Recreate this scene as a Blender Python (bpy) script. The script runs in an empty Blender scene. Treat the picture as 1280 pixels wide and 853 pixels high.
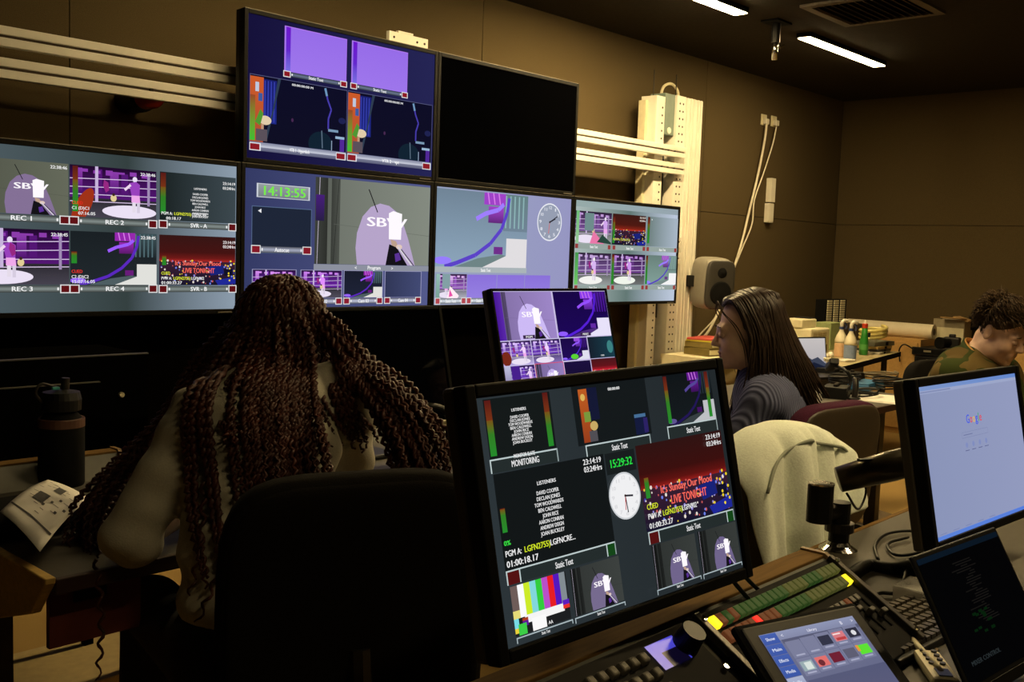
import bpy, math, random
import numpy as np
from mathutils import Vector, Matrix

random.seed(7)
scene = bpy.context.scene
COL = scene.collection

# ------------------------------------------------------------------ camera
FOC = 1276.06
CAM = np.array([-2.4766, -3.8841, 1.42])
def _rot(yaw, pitch, roll):
    cy, sy, cp, sp = math.cos(yaw), math.sin(yaw), math.cos(pitch), math.sin(pitch)
    f = np.array([sy*cp, cy*cp, sp]); r = np.array([cy, -sy, 0.]); u = np.cross(r, f)
    c, s = math.cos(roll), math.sin(roll)
    return np.array([r*c + u*s, u*c - r*s, f])
MC = _rot(0.8263, -0.086, 0.0349)
cam_d = bpy.data.cameras.new('camera'); cam = bpy.data.objects.new('camera', cam_d); COL.objects.link(cam)
cam_d.sensor_fit = 'HORIZONTAL'; cam_d.sensor_width = 36; cam_d.lens = 36*FOC/1280
cam_d.clip_start = 0.02; cam_d.clip_end = 60
_m = Matrix(((MC[0][0], MC[1][0], -MC[2][0], CAM[0]), (MC[0][1], MC[1][1], -MC[2][1], CAM[1]),
             (MC[0][2], MC[1][2], -MC[2][2], CAM[2]), (0, 0, 0, 1)))
cam.matrix_world = _m
scene.camera = cam

# ------------------------------------------------------------------ world, view, lamp level
world = bpy.data.worlds.new('dark_room'); scene.world = world; world.use_nodes = True
world.node_tree.nodes['Background'].inputs[0].default_value = (.9, .85, .7, 1)
world.node_tree.nodes['Background'].inputs[1].default_value = 0.0016
scene.view_settings.view_transform = 'Standard'; scene.view_settings.look = 'None'
scene.view_settings.exposure = 0; scene.view_settings.gamma = 1; scene.view_settings.use_curve_mapping = False
LAMP_STRENGTH = 195.0
LAMP_COLOR = (1.0, .74, .36, 1)
SCREEN_STRENGTH = 1.0

# ------------------------------------------------------------------ measuring helpers: a sight line met with a real plane
def ray(u, v): return MC.T @ np.array([(u-640)/FOC, (426.5-v)/FOC, 1.])
def at(u, v, d): return CAM + ray(u, v)*d
def onz(u, v, z): d = ray(u, v); return CAM + d*(z-CAM[2])/d[2]
def ony(u, v, y): d = ray(u, v); return CAM + d*(y-CAM[1])/d[1]
def onx(u, v, x): d = ray(u, v); return CAM + d*(x-CAM[0])/d[0]

# ------------------------------------------------------------------ materials
def lin(c):
    return tuple(((x/255)/12.92 if x/255 <= .04045 else ((x/255+.055)/1.055)**2.4) for x in c[:3])
_M = {}
def mat(name, col, rough=.6, metal=0., var=.12, scale=30., bump=0., emit=None, estr=1., spec=.5, alpha=1., trans=0., kind='noise', coat=0.):
    if name in _M: return _M[name]
    m = bpy.data.materials.new(name); m.use_nodes = True; nt = m.node_tree; N, L = nt.nodes, nt.links
    b = N['Principled BSDF']
    b.inputs['Roughness'].default_value = rough; b.inputs['Metallic'].default_value = metal
    b.inputs['Specular IOR Level'].default_value = spec
    b.inputs['Coat Weight'].default_value = coat
    if trans: b.inputs['Transmission Weight'].default_value = trans
    if alpha < 1: b.inputs['Alpha'].default_value = alpha
    tc = N.new('ShaderNodeTexCoord')
    if kind == 'noise':
        t = N.new('ShaderNodeTexNoise'); t.inputs['Scale'].default_value = scale; t.inputs['Detail'].default_value = 4
        L.new(tc.outputs['Object'], t.inputs['Vector']); fac = t.outputs['Fac']
    elif kind == 'wood':
        mp = N.new('ShaderNodeMapping'); mp.inputs['Scale'].default_value = (1.2, 14, 14); L.new(tc.outputs['Object'], mp.inputs[0])
        t = N.new('ShaderNodeTexNoise'); t.inputs['Scale'].default_value = scale; t.inputs['Detail'].default_value = 5; t.inputs['Distortion'].default_value = 1.2
        L.new(mp.outputs[0], t.inputs['Vector']); fac = t.outputs['Fac']
    elif kind == 'weave':
        t = N.new('ShaderNodeTexVoronoi'); t.inputs['Scale'].default_value = scale
        L.new(tc.outputs['Object'], t.inputs['Vector']); fac = t.outputs['Distance']
    elif kind == 'rib':
        t = N.new('ShaderNodeTexWave'); t.inputs['Scale'].default_value = scale; t.inputs['Distortion'].default_value = .4
        L.new(tc.outputs['Object'], t.inputs['Vector']); fac = t.outputs['Fac']
    r = N.new('ShaderNodeValToRGB'); r.color_ramp.elements[0].position = .25; r.color_ramp.elements[1].position = .8
    r.color_ramp.elements[0].color = tuple(max(0, x*(1-var)) for x in col)+(1,)
    r.color_ramp.elements[1].color = tuple(min(1, x*(1+var)) for x in col)+(1,)
    L.new(fac, r.inputs[0]); L.new(r.outputs[0], b.inputs['Base Color'])
    if bump:
        bp = N.new('ShaderNodeBump'); bp.inputs['Strength'].default_value = bump; bp.inputs['Distance'].default_value = .004
        L.new(fac, bp.inputs['Height']); L.new(bp.outputs[0], b.inputs['Normal'])
    if emit:
        b.inputs['Emission Color'].default_value = tuple(emit)+(1,); b.inputs['Emission Strength'].default_value = estr
    _M[name] = m; return m
def screen_material(name, rough, estr):
    m = bpy.data.materials.new(name); m.use_nodes = True; N, L = m.node_tree.nodes, m.node_tree.links; b = N['Principled BSDF']
    b.inputs['Base Color'].default_value = (.0006, .0006, .0007, 1); b.inputs['Roughness'].default_value = rough; b.inputs['Specular IOR Level'].default_value = .12
    a = N.new('ShaderNodeAttribute'); a.attribute_name = 'Col'
    L.new(a.outputs['Color'], b.inputs['Emission Color']); b.inputs['Emission Strength'].default_value = estr
    return m

# ------------------------------------------------------------------ objects
def tag(o, label=None, cat=None, group=None, kind=None):
    if label: o['label'] = label
    if cat: o['category'] = cat
    if group: o['group'] = group
    if kind: o['kind'] = kind
    return o
def thing(name, label, cat, loc=(0, 0, 0), rz=0, group=None):
    o = bpy.data.objects.new(name, None); COL.objects.link(o); o.empty_display_size = .05
    o.location = tuple(float(c) for c in loc); o.rotation_euler = (0, 0, rz)
    return tag(o, label, cat, group)
def dup(root, loc, rz=None, label=None, group=None):
    r = root.copy(); COL.objects.link(r); r.location = tuple(float(c) for c in loc)
    if rz is not None: r.rotation_euler = (0, 0, rz)
    if label: r['label'] = label
    if group: r['group'] = group
    for ch in list(root.children):
        c = ch.copy(); COL.objects.link(c); c.parent = r
        for g in list(ch.children):
            d = g.copy(); COL.objects.link(d); d.parent = c
    return r

class MB:
    """Collects shapes, then links them as ONE mesh object. world=root: points are given in world space and made local to it."""
    def __init__(s, world=None, xf=None):
        s.v = []; s.f = []; s.off = Vector(world.location) if world is not None else Vector((0, 0, 0)); s.xf = xf
    def add(s, vs, fs):
        n = len(s.v)
        for p in vs:
            p = Vector([float(c) for c in p])
            if s.xf is not None: p = s.xf @ p
            s.v.append(p - s.off)
        s.f += [tuple(i+n for i in f) for f in fs]; return s
    def box(s, c, size, R=None, taper=1.0):
        x, y, z = [k/2 for k in size]; c = Vector([float(k) for k in c]); vs = []
        for a, b, d in ((-1,-1,-1),(1,-1,-1),(1,1,-1),(-1,1,-1),(-1,-1,1),(1,-1,1),(1,1,1),(-1,1,1)):
            t = taper if d > 0 else 1
            p = Vector((a*x*t, b*y*t, d*z))
            vs.append(c + (R @ p if R is not None else p))
        return s.add(vs, [(0,3,2,1),(4,5,6,7),(0,1,5,4),(1,2,6,5),(2,3,7,6),(3,0,4,7)])
    def bb(s, lo, hi): return s.box([(a+b)/2 for a, b in zip(lo, hi)], [abs(b-a) for a, b in zip(lo, hi)])
    def cyl(s, p0, p1, r0, r1=None, n=16, caps=True):
        return s.tube([p0, p1], [r0, r0 if r1 is None else r1], n, caps)
    def tube(s, pts, r, n=8, caps=True):
        P = [Vector([float(k) for k in p]) for p in pts]; rr = r if isinstance(r, (list, tuple)) else [r]*len(P)
        t0 = (P[1]-P[0]).normalized(); ref = Vector((0, 0, 1)) if abs(t0.z) < .9 else Vector((1, 0, 0))
        nx = t0.cross(ref).normalized(); vs = []; fs = []
        for i, p in enumerate(P):
            t = (P[min(i+1, len(P)-1)]-P[max(i-1, 0)])
            if t.length < 1e-9: t = t0.copy()
            t.normalize(); nx = (nx - t*nx.dot(t))
            if nx.length < 1e-6: nx = t.orthogonal()
            nx.normalize(); ny = t.cross(nx)
            for k in range(n):
                a = 2*math.pi*k/n; vs.append(p + (nx*math.cos(a)+ny*math.sin(a))*rr[i])
        for i in range(len(P)-1):
            for k in range(n):
                k2 = (k+1) % n; fs.append((i*n+k, i*n+k2, (i+1)*n+k2, (i+1)*n+k))
        if caps:
            fs.append(tuple(range(n-1, -1, -1))); fs.append(tuple((len(P)-1)*n+k for k in range(n)))
        return s.add(vs, fs)
    def lathe(s, c, prof, n=24, R=None):
        c = Vector([float(k) for k in c]); vs = []; fs = []; m = len(prof)
        for r, z in prof:
            for k in range(n):
                a = 2*math.pi*k/n; p = Vector((r*math.cos(a), r*math.sin(a), z)); vs.append(c + (R @ p if R is not None else p))
        for i in range(m-1):
            for k in range(n):
                k2 = (k+1) % n; fs.append((i*n+k, i*n+k2, (i+1)*n+k2, (i+1)*n+k))
        fs.append(tuple(range(n-1, -1, -1))); fs.append(tuple((m-1)*n+k for k in range(n)))
        return s.add(vs, fs)
    def prism(s, poly, d):
        """poly: list of 3-D points (planar); d: extrusion vector."""
        P = [Vector([float(k) for k in p]) for p in poly]; d = Vector([float(k) for k in d]); n = len(P)
        return s.add(P + [p+d for p in P], [tuple(range(n-1, -1, -1)), tuple(range(n, 2*n))] + [(i, (i+1) % n, (i+1) % n+n, i+n) for i in range(n)])
    def ell(s, c, r, R=None, n=16, m=10, e=1.0):
        c = Vector([float(k) for k in c]); vs = []; fs = []
        def pw(x): return math.copysign(abs(x)**e, x)
        for i in range(m+1):
            th = math.pi*i/m
            for k in range(n):
                a = 2*math.pi*k/n; p = Vector((r[0]*pw(math.sin(th))*pw(math.cos(a)), r[1]*pw(math.sin(th))*pw(math.sin(a)), r[2]*pw(math.cos(th))))
                vs.append(c + (R @ p if R is not None else p))
        for i in range(m):
            for k in range(n):
                k2 = (k+1) % n; fs.append((i*n+k, (i+1)*n+k, (i+1)*n+k2, i*n+k2))
        return s.add(vs, fs)
    def sheet(s, grid, th=.0):
        """grid[i][j] of points -> a sheet; thickness comes from a solidify modifier."""
        m = len(grid); n = len(grid[0]); vs = [p for row in grid for p in row]
        return s.add(vs, [(i*n+j, i*n+j+1, (i+1)*n+j+1, (i+1)*n+j) for i in range(m-1) for j in range(n-1)])
    def build(s, name, m, parent=None, smooth=False, bevel=0., seg=2, solid=0., sub=0, label=None):
        me = bpy.data.meshes.new(name); me.from_pydata([tuple(v) for v in s.v], [], s.f); me.validate(); me.update()
        if smooth: me.polygons.foreach_set('use_smooth', [True]*len(me.polygons))
        o = bpy.data.objects.new(name, me); COL.objects.link(o); me.materials.append(m)
        if parent is not None: o.parent = parent
        if solid: k = o.modifiers.new('solid', 'SOLIDIFY'); k.thickness = solid; k.offset = 0
        if bevel: k = o.modifiers.new('bevel', 'BEVEL'); k.width = bevel; k.segments = seg; k.limit_method = 'ANGLE'; k.angle_limit = .6
        if sub: k = o.modifiers.new('sub', 'SUBSURF'); k.levels = sub; k.render_levels = sub
        if label: o['label'] = label
        return o
def struct(o): o['kind'] = 'structure'; return o
def RZ(a): return Matrix.Rotation(a, 3, 'Z')
def RX(a): return Matrix.Rotation(a, 3, 'X')
def RY(a): return Matrix.Rotation(a, 3, 'Y')
def spline(pts, n=40):
    P = np.array(pts, float); m = len(P); out = []
    Q = np.vstack([2*P[0]-P[1], P, 2*P[-1]-P[-2]])
    for k in range(n+1):
        t = k/n*(m-1); i = min(int(t), m-2); f = t-i; a, b, c, d = Q[i:i+4]
        out.append(.5*((2*b)+(-a+c)*f+(2*a-5*b+4*c-d)*f*f+(-a+3*b-3*c+d)*f**3))
    return out

# ------------------------------------------------------------------ flat screen pictures: coloured faces on the panel
_glyph = {}
def text_faces(s):
    if s in _glyph: return _glyph[s]
    cu = bpy.data.curves.new('t', 'FONT'); cu.body = s; cu.size = 1; cu.resolution_u = 2
    o = bpy.data.objects.new('t', cu); me = o.to_mesh()
    vs = [(v.co.x, v.co.y) for v in me.vertices]; fs = [tuple(p.vertices) for p in me.polygons]
    o.to_mesh_clear(); bpy.data.objects.remove(o); bpy.data.curves.remove(cu)
    w = max([v[0] for v in vs], default=.1)
    _glyph[s] = (vs, fs, w); return _glyph[s]
class Art:
    def __init__(s, tl, ex, ey, w, h, step=4e-5):
        s.tl, s.ex, s.ey, s.w, s.h = [np.array(k, float) for k in (tl, ex, ey)] + [w, h]
        s.n = np.cross(s.ey, s.ex); s.V = []; s.F = []; s.C = []; s.lay = 0; s.step = step; s.box = (0., 0., 1., 1.); s.root = s; s.dim = 1.; s.tint = (1, 1, 1)
    def sub(s, u0, v0, u1, v1):
        k = object.__new__(Art); k.root = s.root; k.dim = s.dim; k.tint = s.tint
        a, b, c, d = s.box; k.box = (a+(c-a)*u0, b+(d-b)*v0, a+(c-a)*u1, b+(d-b)*v1); return k
    def col(s, c): return tuple(x*s.dim*t for x, t in zip(lin(c), s.tint))
    def _p(s, u, v):
        a, b, c, d = s.box; return (a+(c-a)*u, b+(d-b)*v)
    def _emit(s, pts, cols):
        r = s.root; n = len(r.V); L = r.lay*r.step
        for u, v in pts: r.V.append(r.tl + r.ex*(u*r.w) + r.ey*(v*r.h) + r.n*L)
        r.F.append(tuple(range(n, n+len(pts)))); r.C.append(cols if isinstance(cols, list) else [cols]*len(pts))
    def poly(s, pts, c, layer=True, clip=True):
        P = [s._p(*p) for p in pts]; c = s.col(c); a, b, e, d = s.box
        if clip:
            for ax, lim, sg in ((0, a, 1), (0, e, -1), (1, b, 1), (1, d, -1)):
                out = []
                for i in range(len(P)):
                    p, q = P[i-1], P[i]; dp, dq = (p[ax]-lim)*sg, (q[ax]-lim)*sg
                    if (dp < 0) != (dq < 0):
                        t = dp/(dp-dq); out.append((p[0]+(q[0]-p[0])*t, p[1]+(q[1]-p[1])*t))
                    if dq >= 0: out.append(q)
                P = out
                if len(P) < 3: return
        if layer: s.root.lay += 1
        s._emit(P, c)
    def rect(s, u0, v0, u1, v1, c, c2=None, horiz=False):
        s.root.lay += 1; P = [s._p(u0, v0), s._p(u1, v0), s._p(u1, v1), s._p(u0, v1)]; a = s.col(c); b = s.col(c2) if c2 else a
        s._emit(P, [a, b, b, a] if horiz else [a, a, b, b])
    def ell(s, u, v, ru, rv, c, n=28, rot=0):
        P = []
        for k in range(n):
            a = 2*math.pi*k/n; x, y = math.cos(a), math.sin(a)
            P.append((u+ru*x*math.cos(rot)-ru*y*math.sin(rot)*(rv/ru), v+rv*y*math.cos(rot)+rv*x*math.sin(rot)*(ru/rv if rot else 1)))
        s.poly(P, c)
    def line(s, u0, v0, u1, v1, wd, c):
        a, b, e, d = s.box; W = (e-a)*s.root.w; H = (d-b)*s.root.h
        dx, dy = (u1-u0)*W, (v1-v0)*H; l = math.hypot(dx, dy) or 1
        nx = (-dy/l)*wd/2*H/W; ny = (dx/l)*wd/2
        s.poly([(u0+nx, v0+ny), (u1+nx, v1+ny), (u1-nx, v1-ny), (u0-nx, v0-ny)], c)
    def path(s, pts, wd, c):
        for p, q in zip(pts[:-1], pts[1:]): s.line(*p, *q, wd, c)
    def frame(s, u0, v0, u1, v1, t, c):
        a, b, e, d = s.box; k = ((d-b)*s.root.h)/((e-a)*s.root.w)
        s.rect(u0, v0, u1, v0+t, c); s.rect(u0, v1-t, u1, v1, c); s.rect(u0, v0, u0+t*k, v1, c); s.rect(u1-t*k, v0, u1, v1, c)
    def text(s, t, u, v, hgt, c, al='l', width=None):
        """hgt: cap height as a fraction of this area's height; v: baseline. width: forced width as a fraction of the area's width."""
        vs, fs, w = text_faces(t)
        if not fs: return
        a, b, e, d = s.box; k = hgt/.69; kx = k*((d-b)*s.root.h)/((e-a)*s.root.w)
        if width: kx = width/w
        u0 = u - (w*kx/2 if al == 'c' else w*kx if al == 'r' else 0); s.root.lay += 1; cc = s.col(c)
        for dx in (-.5, .5):
            for f in fs: s._emit([s._p(u0+vs[i][0]*kx+dx*.05*kx, v-vs[i][1]*k) for i in reversed(f)], cc)
    def build(s, name, m, parent):
        off = np.array(parent.location); me = bpy.data.meshes.new(name)
        me.from_pydata([tuple(v-off) for v in s.V], [], s.F); ca = me.color_attributes.new('Col', 'FLOAT_COLOR', 'CORNER')
        buf = np.ones((len(me.loops), 4), np.float32); i = 0
        for c in s.C:
            for k in c: buf[i, :3] = k; i += 1
        ca.data.foreach_set('color', buf.ravel()); me.materials.append(m); me.update()
        o = bpy.data.objects.new(name, me); COL.objects.link(o); o.parent = parent; return o
# ================================================================== materials in use
M_wall = mat('wall_fabric', (.095, .070, .034), .95, var=.18, scale=260, bump=.25, spec=.1)
M_ceil = mat('ceiling_black', (.030, .024, .016), .95, var=.2, scale=40, spec=.1)
M_floor = mat('carpet', (.36, .235, .085), 1., var=.3, scale=420, bump=.4, spec=.05)
M_black = mat('black_plastic', (.006, .006, .006), .45, var=.2, spec=.3)
M_blackm = mat('black_matt', (.006, .006, .006), .9, var=.2, spec=.1)
M_bezel = mat('tv_bezel', (.003, .003, .003), .55, var=.1, spec=.12)
M_edge = mat('tv_edge_trim', (.22, .2, .17), .35, metal=.6, var=.1)
M_alu = mat('white_aluminium', (.78, .75, .66), .42, var=.05, scale=8)
M_groove = mat('groove_dark', (.10, .07, .05), .8, var=.1)
M_hole = mat('hole_dark', (.03, .022, .015), .9)
M_teal = mat('grey_green_box', (.16, .22, .19), .5, var=.08)
M_white = mat('white_plastic', (.75, .72, .62), .45, var=.05)
M_cream = mat('cream_plastic', (.72, .66, .45), .5, var=.06)
M_wood = mat('oak', (.26, .16, .06), .5, var=.28, scale=6, kind='wood')
M_desk = mat('desk_laminate', (.06, .054, .042), .55, var=.12, scale=60)
M_panel = mat('grey_panel', (.15, .15, .135), .7, var=.08, spec=.2)
M_chrome = mat('chrome', (.8, .78, .72), .15, metal=1., var=.05)
M_dkmetal = mat('dark_metal', (.05, .045, .04), .38, metal=.7, var=.15)
M_card = mat('cardboard', (.48, .30, .12), .85, var=.12, scale=20)
M_paper = mat('paper', (.78, .76, .70), .8, var=.03)
M_red = mat('red_lens', (.5, .03, .01), .3, var=.1)
M_screen = screen_material('screen_glass', .28, SCREEN_STRENGTH)
M_tv = screen_material('tv_panel', .05, SCREEN_STRENGTH)

# ================================================================== room
YW, XR, ZC = .45, 6.66, 2.93
o = struct(MB().bb((-4.5, -6.0, -.12), (XR+.15, YW+.15, 0)).build('floor', M_floor))
o = struct(MB().bb((-4.5, -6.0, ZC), (XR+.15, YW+.15, ZC+.1)).build('ceiling', M_ceil))
wall = struct(MB().bb((-4.5, YW+.014, 0), (XR+.15, YW+.16, ZC)).build('wall_back', M_hole))
xs = [-4.5, -3.0, -.56, 1.88, 4.32, XR]
for a, b in zip(xs[:-1], xs[1:]):
    for z0, z1 in ((.0, 1.788), (1.792, ZC)):
        MB().bb((a+.002, YW, z0), (b-.002, YW+.014, z1)).build('wall_panel', M_wall, wall, bevel=.0015)
wallr = struct(MB().bb((XR+.014, -6.0, 0), (XR+.16, YW+.15, ZC)).build('wall_right', M_hole))
ys = [YW, -1.95, -4.35, -6.0]
for a, b in zip(ys[:-1], ys[1:]):
    for z0, z1 in ((.0, 1.788), (1.792, ZC)):
        MB().bb((XR, b+.002, z0), (XR+.014, a-.002, z1)).build('wall_panel', M_wall, wallr, bevel=.0015)
struct(MB().bb((-4.5, YW-.012, 0), (XR, YW, .1)).build('baseboard_back', M_black))

# linear ceiling lamps (the only lit lamps)
def ceiling_lamp(x0, x1, y, label, k=1.0):
    M_lamp = bpy.data.materials.new('lamp_diffuser'); M_lamp.use_nodes = True
    _b = M_lamp.node_tree.nodes['Principled BSDF']; _b.inputs['Emission Color'].default_value = LAMP_COLOR; _b.inputs['Emission Strength'].default_value = LAMP_STRENGTH*k
    t = thing('linear_ceiling_lamp', label, 'ceiling lamp', ((x0+x1)/2, y, ZC), group='lit linear ceiling lamps')
    m = MB(t); m.bb((x0-.01, y-.05, ZC-.03), (x1+.01, y-.042, ZC)); m.bb((x0-.01, y+.042, ZC-.03), (x1+.01, y+.05, ZC))
    m.bb((x0-.01, y-.042, ZC-.03), (x0, y+.042, ZC)); m.bb((x1, y-.042, ZC-.03), (x1+.01, y+.042, ZC)); m.build('lamp_housing', M_blackm, t)
    MB(t).bb((x0, y-.042, ZC-.034), (x1, y+.042, ZC-.012)).build('diffuser', M_lamp, t)
ceiling_lamp(3.83, 5.02, -.59, 'glowing linear ceiling lamp to the right of the ceiling hanger, below the air vent', .55)
ceiling_lamp(1.83, 3.03, -.585, 'glowing linear ceiling lamp cut by the top edge, left of the hanger', 1.35)
ceiling_lamp(-.17, 1.03, -.585, 'linear ceiling lamp above the television wall, left of the others', .34)
ceiling_lamp(.5, 1.7, -3.35, 'linear ceiling lamp above the right end of the near desk', .9)
ceiling_lamp(-1.9, -.7, -4.15, 'linear ceiling lamp above the seat at the near desk', .18)

# air vent
t = thing('air_vent', 'square slatted black air vent in the dark ceiling', 'air vent', (3.55, -1.25, ZC))
cx, cy, s = 3.45, -1.22, .31
m = MB(t)
for (x0, y0, x1, y1) in ((-s, -s, s, -s+.05), (-s, s-.05, s, s), (-s, -s+.05, -s+.05, s-.05), (s-.05, -s+.05, s, s-.05)):
    m.bb((cx+x0, cy+y0, ZC-.016), (cx+x1, cy+y1, ZC))
m.build('vent_frame', mat('vent_paint', (.10, .08, .055), .6), t)
MB(t).bb((cx-s+.05, cy-s+.05, ZC-.004), (cx+s-.05, cy+s-.05, ZC)).build('vent_back', M_blackm, t)
for k in range(11):
    y = cy-s+.075+k*.047
    MB(t).box((cx, y, ZC-.014), (2*s-.1, .028, .003), RX(.6)).build('slat', _M['vent_paint'], t)

# hanger pole
p = at(968, 75, 6.45); q = (p[0], p[1], ZC)
t = thing('ceiling_hanger', 'short metal hanger pole with clamp hanging from the ceiling plate', 'hanger', q)
MB(t).bb((p[0]-.09, p[1]-.06, ZC-.012), (p[0]+.09, p[1]+.06, ZC)).build('ceiling_plate', M_blackm, t)
MB(t).cyl((p[0], p[1], ZC-.012), (p[0], p[1], ZC-.13), .028, n=14).build('sleeve', M_black, t, smooth=False)
MB(t).cyl((p[0], p[1], ZC-.1), (p[0], p[1], float(p[2])), .019, n=14).build('pole', M_chrome, t, smooth=True)
MB(t).cyl((p[0]+.02, p[1]-.02, ZC-.16), (p[0]+.06, p[1]-.03, ZC-.14), .008, n=8).build('clamp_lever', M_chrome, t)

# ================================================================== picture library for the screens
def P_spot(a, tone=(120, 122, 112), spot=(150, 128, 170), hot=(255, 250, 255), dark=(20, 18, 24)):
    g = lambda k: tuple(min(255, x*k) for x in tone)
    a.rect(0, 0, 1, 1, g(.85), g(1.05), True)
    a.rect(0, 0, .10, 1, g(.5), g(.35), True); a.rect(.10, 0, .13, 1, g(.75)); a.rect(.13, 0, .20, 1, g(.45), g(.62), True)
    a.line(.035, 0, .02, 1, .006, (210, 200, 220)); a.line(.19, 0, .15, 1, .006, g(.25))
    a.line(.15, .53, 1, .62, .004, g(.75))
    a.poly([(.35, 1), (.335, .8), (.345, .62), (.39, .42), (.46, .3), (.54, .25), (.62, .27), (.69, .34), (.75, .47), (.80, .66), (.84, .85), (.87, 1)], spot)
    a.line(.44, .09, .52, .36, .014, dark)
    a.text('SBW', .425, .53, .11, hot, width=.36)
    a.poly([(.62, .36), (.66, .33), (.74, .36), (.735, .68), (.625, .68)], hot)
    a.poly([(.64, .68), (.69, .70), (.72, .79), (.66, .8)], (190, 160, 140))
    a.poly([(.63, .74), (.70, .78), (.80, 1), (.60, 1)], dark); a.ell(.72, .77, .028, .03, (225, 200, 190))
    a.poly([(.68, .86), (.72, .84), (.74, .93), (.69, .96)], (90, 50, 150))
    a.line(.71, .77, .84, 1, .02, (215, 210, 220)); a.line(.74, .8, .86, 1, .012, dark)
def P_ring(a, hue=(84, 22, 116), hi=(140, 60, 172), floor=(70, 66, 78), fig=.72, spotx=.68, white=(235, 225, 245)):
    a.rect(0, 0, 1, .62, tuple(k*.35 for k in hue), hue); a.rect(0, .62, 1, 1, tuple(k*.6 for k in floor), floor)
    for k, (x, w) in enumerate(((.30, .06), (.45, .1), (.58, .08), (.06, .08), (.88, .05))): a.rect(x, .05+.03*(k % 3), x+w, .5, hi if k % 2 else hue, hue)
    for k in range(6): a.rect(.12+.14*k, .06+.02*(k % 2), .2+.14*k, .12+.02*(k % 3), hi)
    a.ell(spotx, .86, .32, .13, white)
    for v in (.22, .38, .52, .66): a.line(0, v+.04, 1, v-.02 if v < .4 else v+.01, .014, (225, 205, 240))
    a.rect(.28, 0, .315, .7, (200, 180, 220)); a.rect(.89, .1, .92, .72, (160, 140, 180))
    x = fig
    a.ell(x+.02, .20, .028, .055, white)
    a.poly([(x-.05, .28), (x+.03, .24), (x+.08, .3), (x+.075, .52), (x-.02, .52)], tuple(min(255, k*1.1) for k in hi))
    a.line(x-.03, .31, x-.10, .42, .05, (240, 215, 240)); a.poly([(x-.02, .52), (x+.075, .52), (x+.085, .68), (x-.02, .66)], (240, 170, 235))
    a.rect(x-.01, .66, x+.03, .86, (230, 220, 235)); a.rect(x+.045, .66, x+.08, .87, (215, 205, 225))
    a.ell(.49, .60, .035, .07, (225, 205, 150)); a.ell(.49, .53, .016, .03, (60, 40, 30))
    a.poly([(.38, .25), (.43, .3), (.44, .45), (.4, .5), (.37, .36)], (150, 40, 130))
def P_dark(a, base=(26, 32, 36), purple=(90, 40, 190), mag=(150, 40, 175), white=(225, 225, 220), g=(60, 80, 85)):
    a.rect(0, 0, 1, 1, base, tuple(k*1.25 for k in base))
    a.rect(.72, 0, 1, .5, g, base); 
    for k in range(5): a.rect(.74+.05*k, .02, .755+.05*k, .46, tuple(k2*1.4 for k2 in g))
    a.rect(.50, 0, .74, .16, mag); a.rect(.55, .18, .72, .40, mag, tuple(k*.6 for k in mag))
    for k in range(3): a.line(.54+.06*k, 0, .56+.06*k, .15, .02, (220, 130, 235))
    a.path([(.42, .36), (.52, .28), (.66, .22), (.72, .14)], .06, tuple(min(255, k*1.3+40) for k in purple))
    a.path([(.78, .05), (.76, .25), (.70, .48), (.58, .68), (.42, .84), (.22, .95), (.1, 1)], .055, purple)
    a.poly([(.76, .60), (1, .60), (1, 1), (.5, 1), (.76, .84)], white)
    a.poly([(.2, 1), (.45, .88), (.7, .82), (.76, .84), (.5, 1)], tuple(k*.8+30 for k in g))
    a.ell(.08, .92, .09, .05, tuple(min(255, k+60) for k in purple)); a.rect(.62, .72, .72, .82, tuple(k*.7 for k in mag))
def P_city(a, sky=(130, 30, 28), texts=True):
    a.rect(0, 0, 1, .34, tuple(k*.32+12 for k in sky), tuple(k*.5+4 for k in sky)); a.rect(0, .34, 1, .46, tuple(k*.5+4 for k in sky), tuple(k*.85 for k in sky)); a.rect(0, .46, 1, .55, tuple(k*.85 for k in sky), tuple(min(255, k*1.5) for k in sky))
    a.rect(0, .52, 1, 1, (58, 30, 48), (22, 20, 44)); r = random.Random(4)
    for k in range(95):
        u, v = r.uniform(.02, .98), r.uniform(.5, .97); c = r.choice([(110, 130, 235), (235, 205, 60), (200, 90, 90), (150, 140, 220), (230, 220, 210), (60, 60, 160)])
        z = r.uniform(.008, .02); a.ell(u, v, z*.7, z*1.3, c, n=7)
    a.poly([(.62, .62), (.82, .58), (.84, .76), (.66, .8)], (24, 34, 120)); a.poly([(.72, .9), (1, .82), (1, .97), (.76, 1)], (30, 40, 150)); a.rect(.84, .66, .96, .8, (15, 16, 40))
    for k in range(9): a.ell(.93+.05*math.sin(k*2.), .5+.05*k, .012, .02, (240, 210, 40), n=8)
    if texts:
        a.text("It's Sunday Our Mood", .19, .60, .09, (255, 110, 95), width=.6); a.text('LIVE TONIGHT', .29, .75, .10, (255, 105, 90), width=.42)
def P_list(a, c=(235, 235, 235), u=.5, v=.32, dv=.068):
    a.text('LISTENERS', u, v, .04, c, 'c', width=.17)
    for k, (s, w) in enumerate((('DAVID COOPER', .2), ('DECLAN JONES', .21), ('TOM WOODWARDS', .26), ('BEN CALDWELL', .21), ('JOHN RICE', .14), ('AARON CONRAN', .22), ('ANDREW DEIGN', .21), ('JOAN BUCKLEY', .21))):
        a.text(s, u, v+dv*(k+1.7), .042, c, 'c', width=w)
def meter(a, u0, v0, u1, v1, red=.3):
    m = v0+(v1-v0)*red
    a.rect(u0, v0, u1, m, (88, 24, 22), (120, 50, 22)); a.rect(u0, m, u1, v0+(v1-v0)*(red+.25), (120, 80, 24), (50, 125, 36)); a.rect(u0, v0+(v1-v0)*(red+.25), u1, v1, (50, 125, 36), (36, 140, 44))
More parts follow.
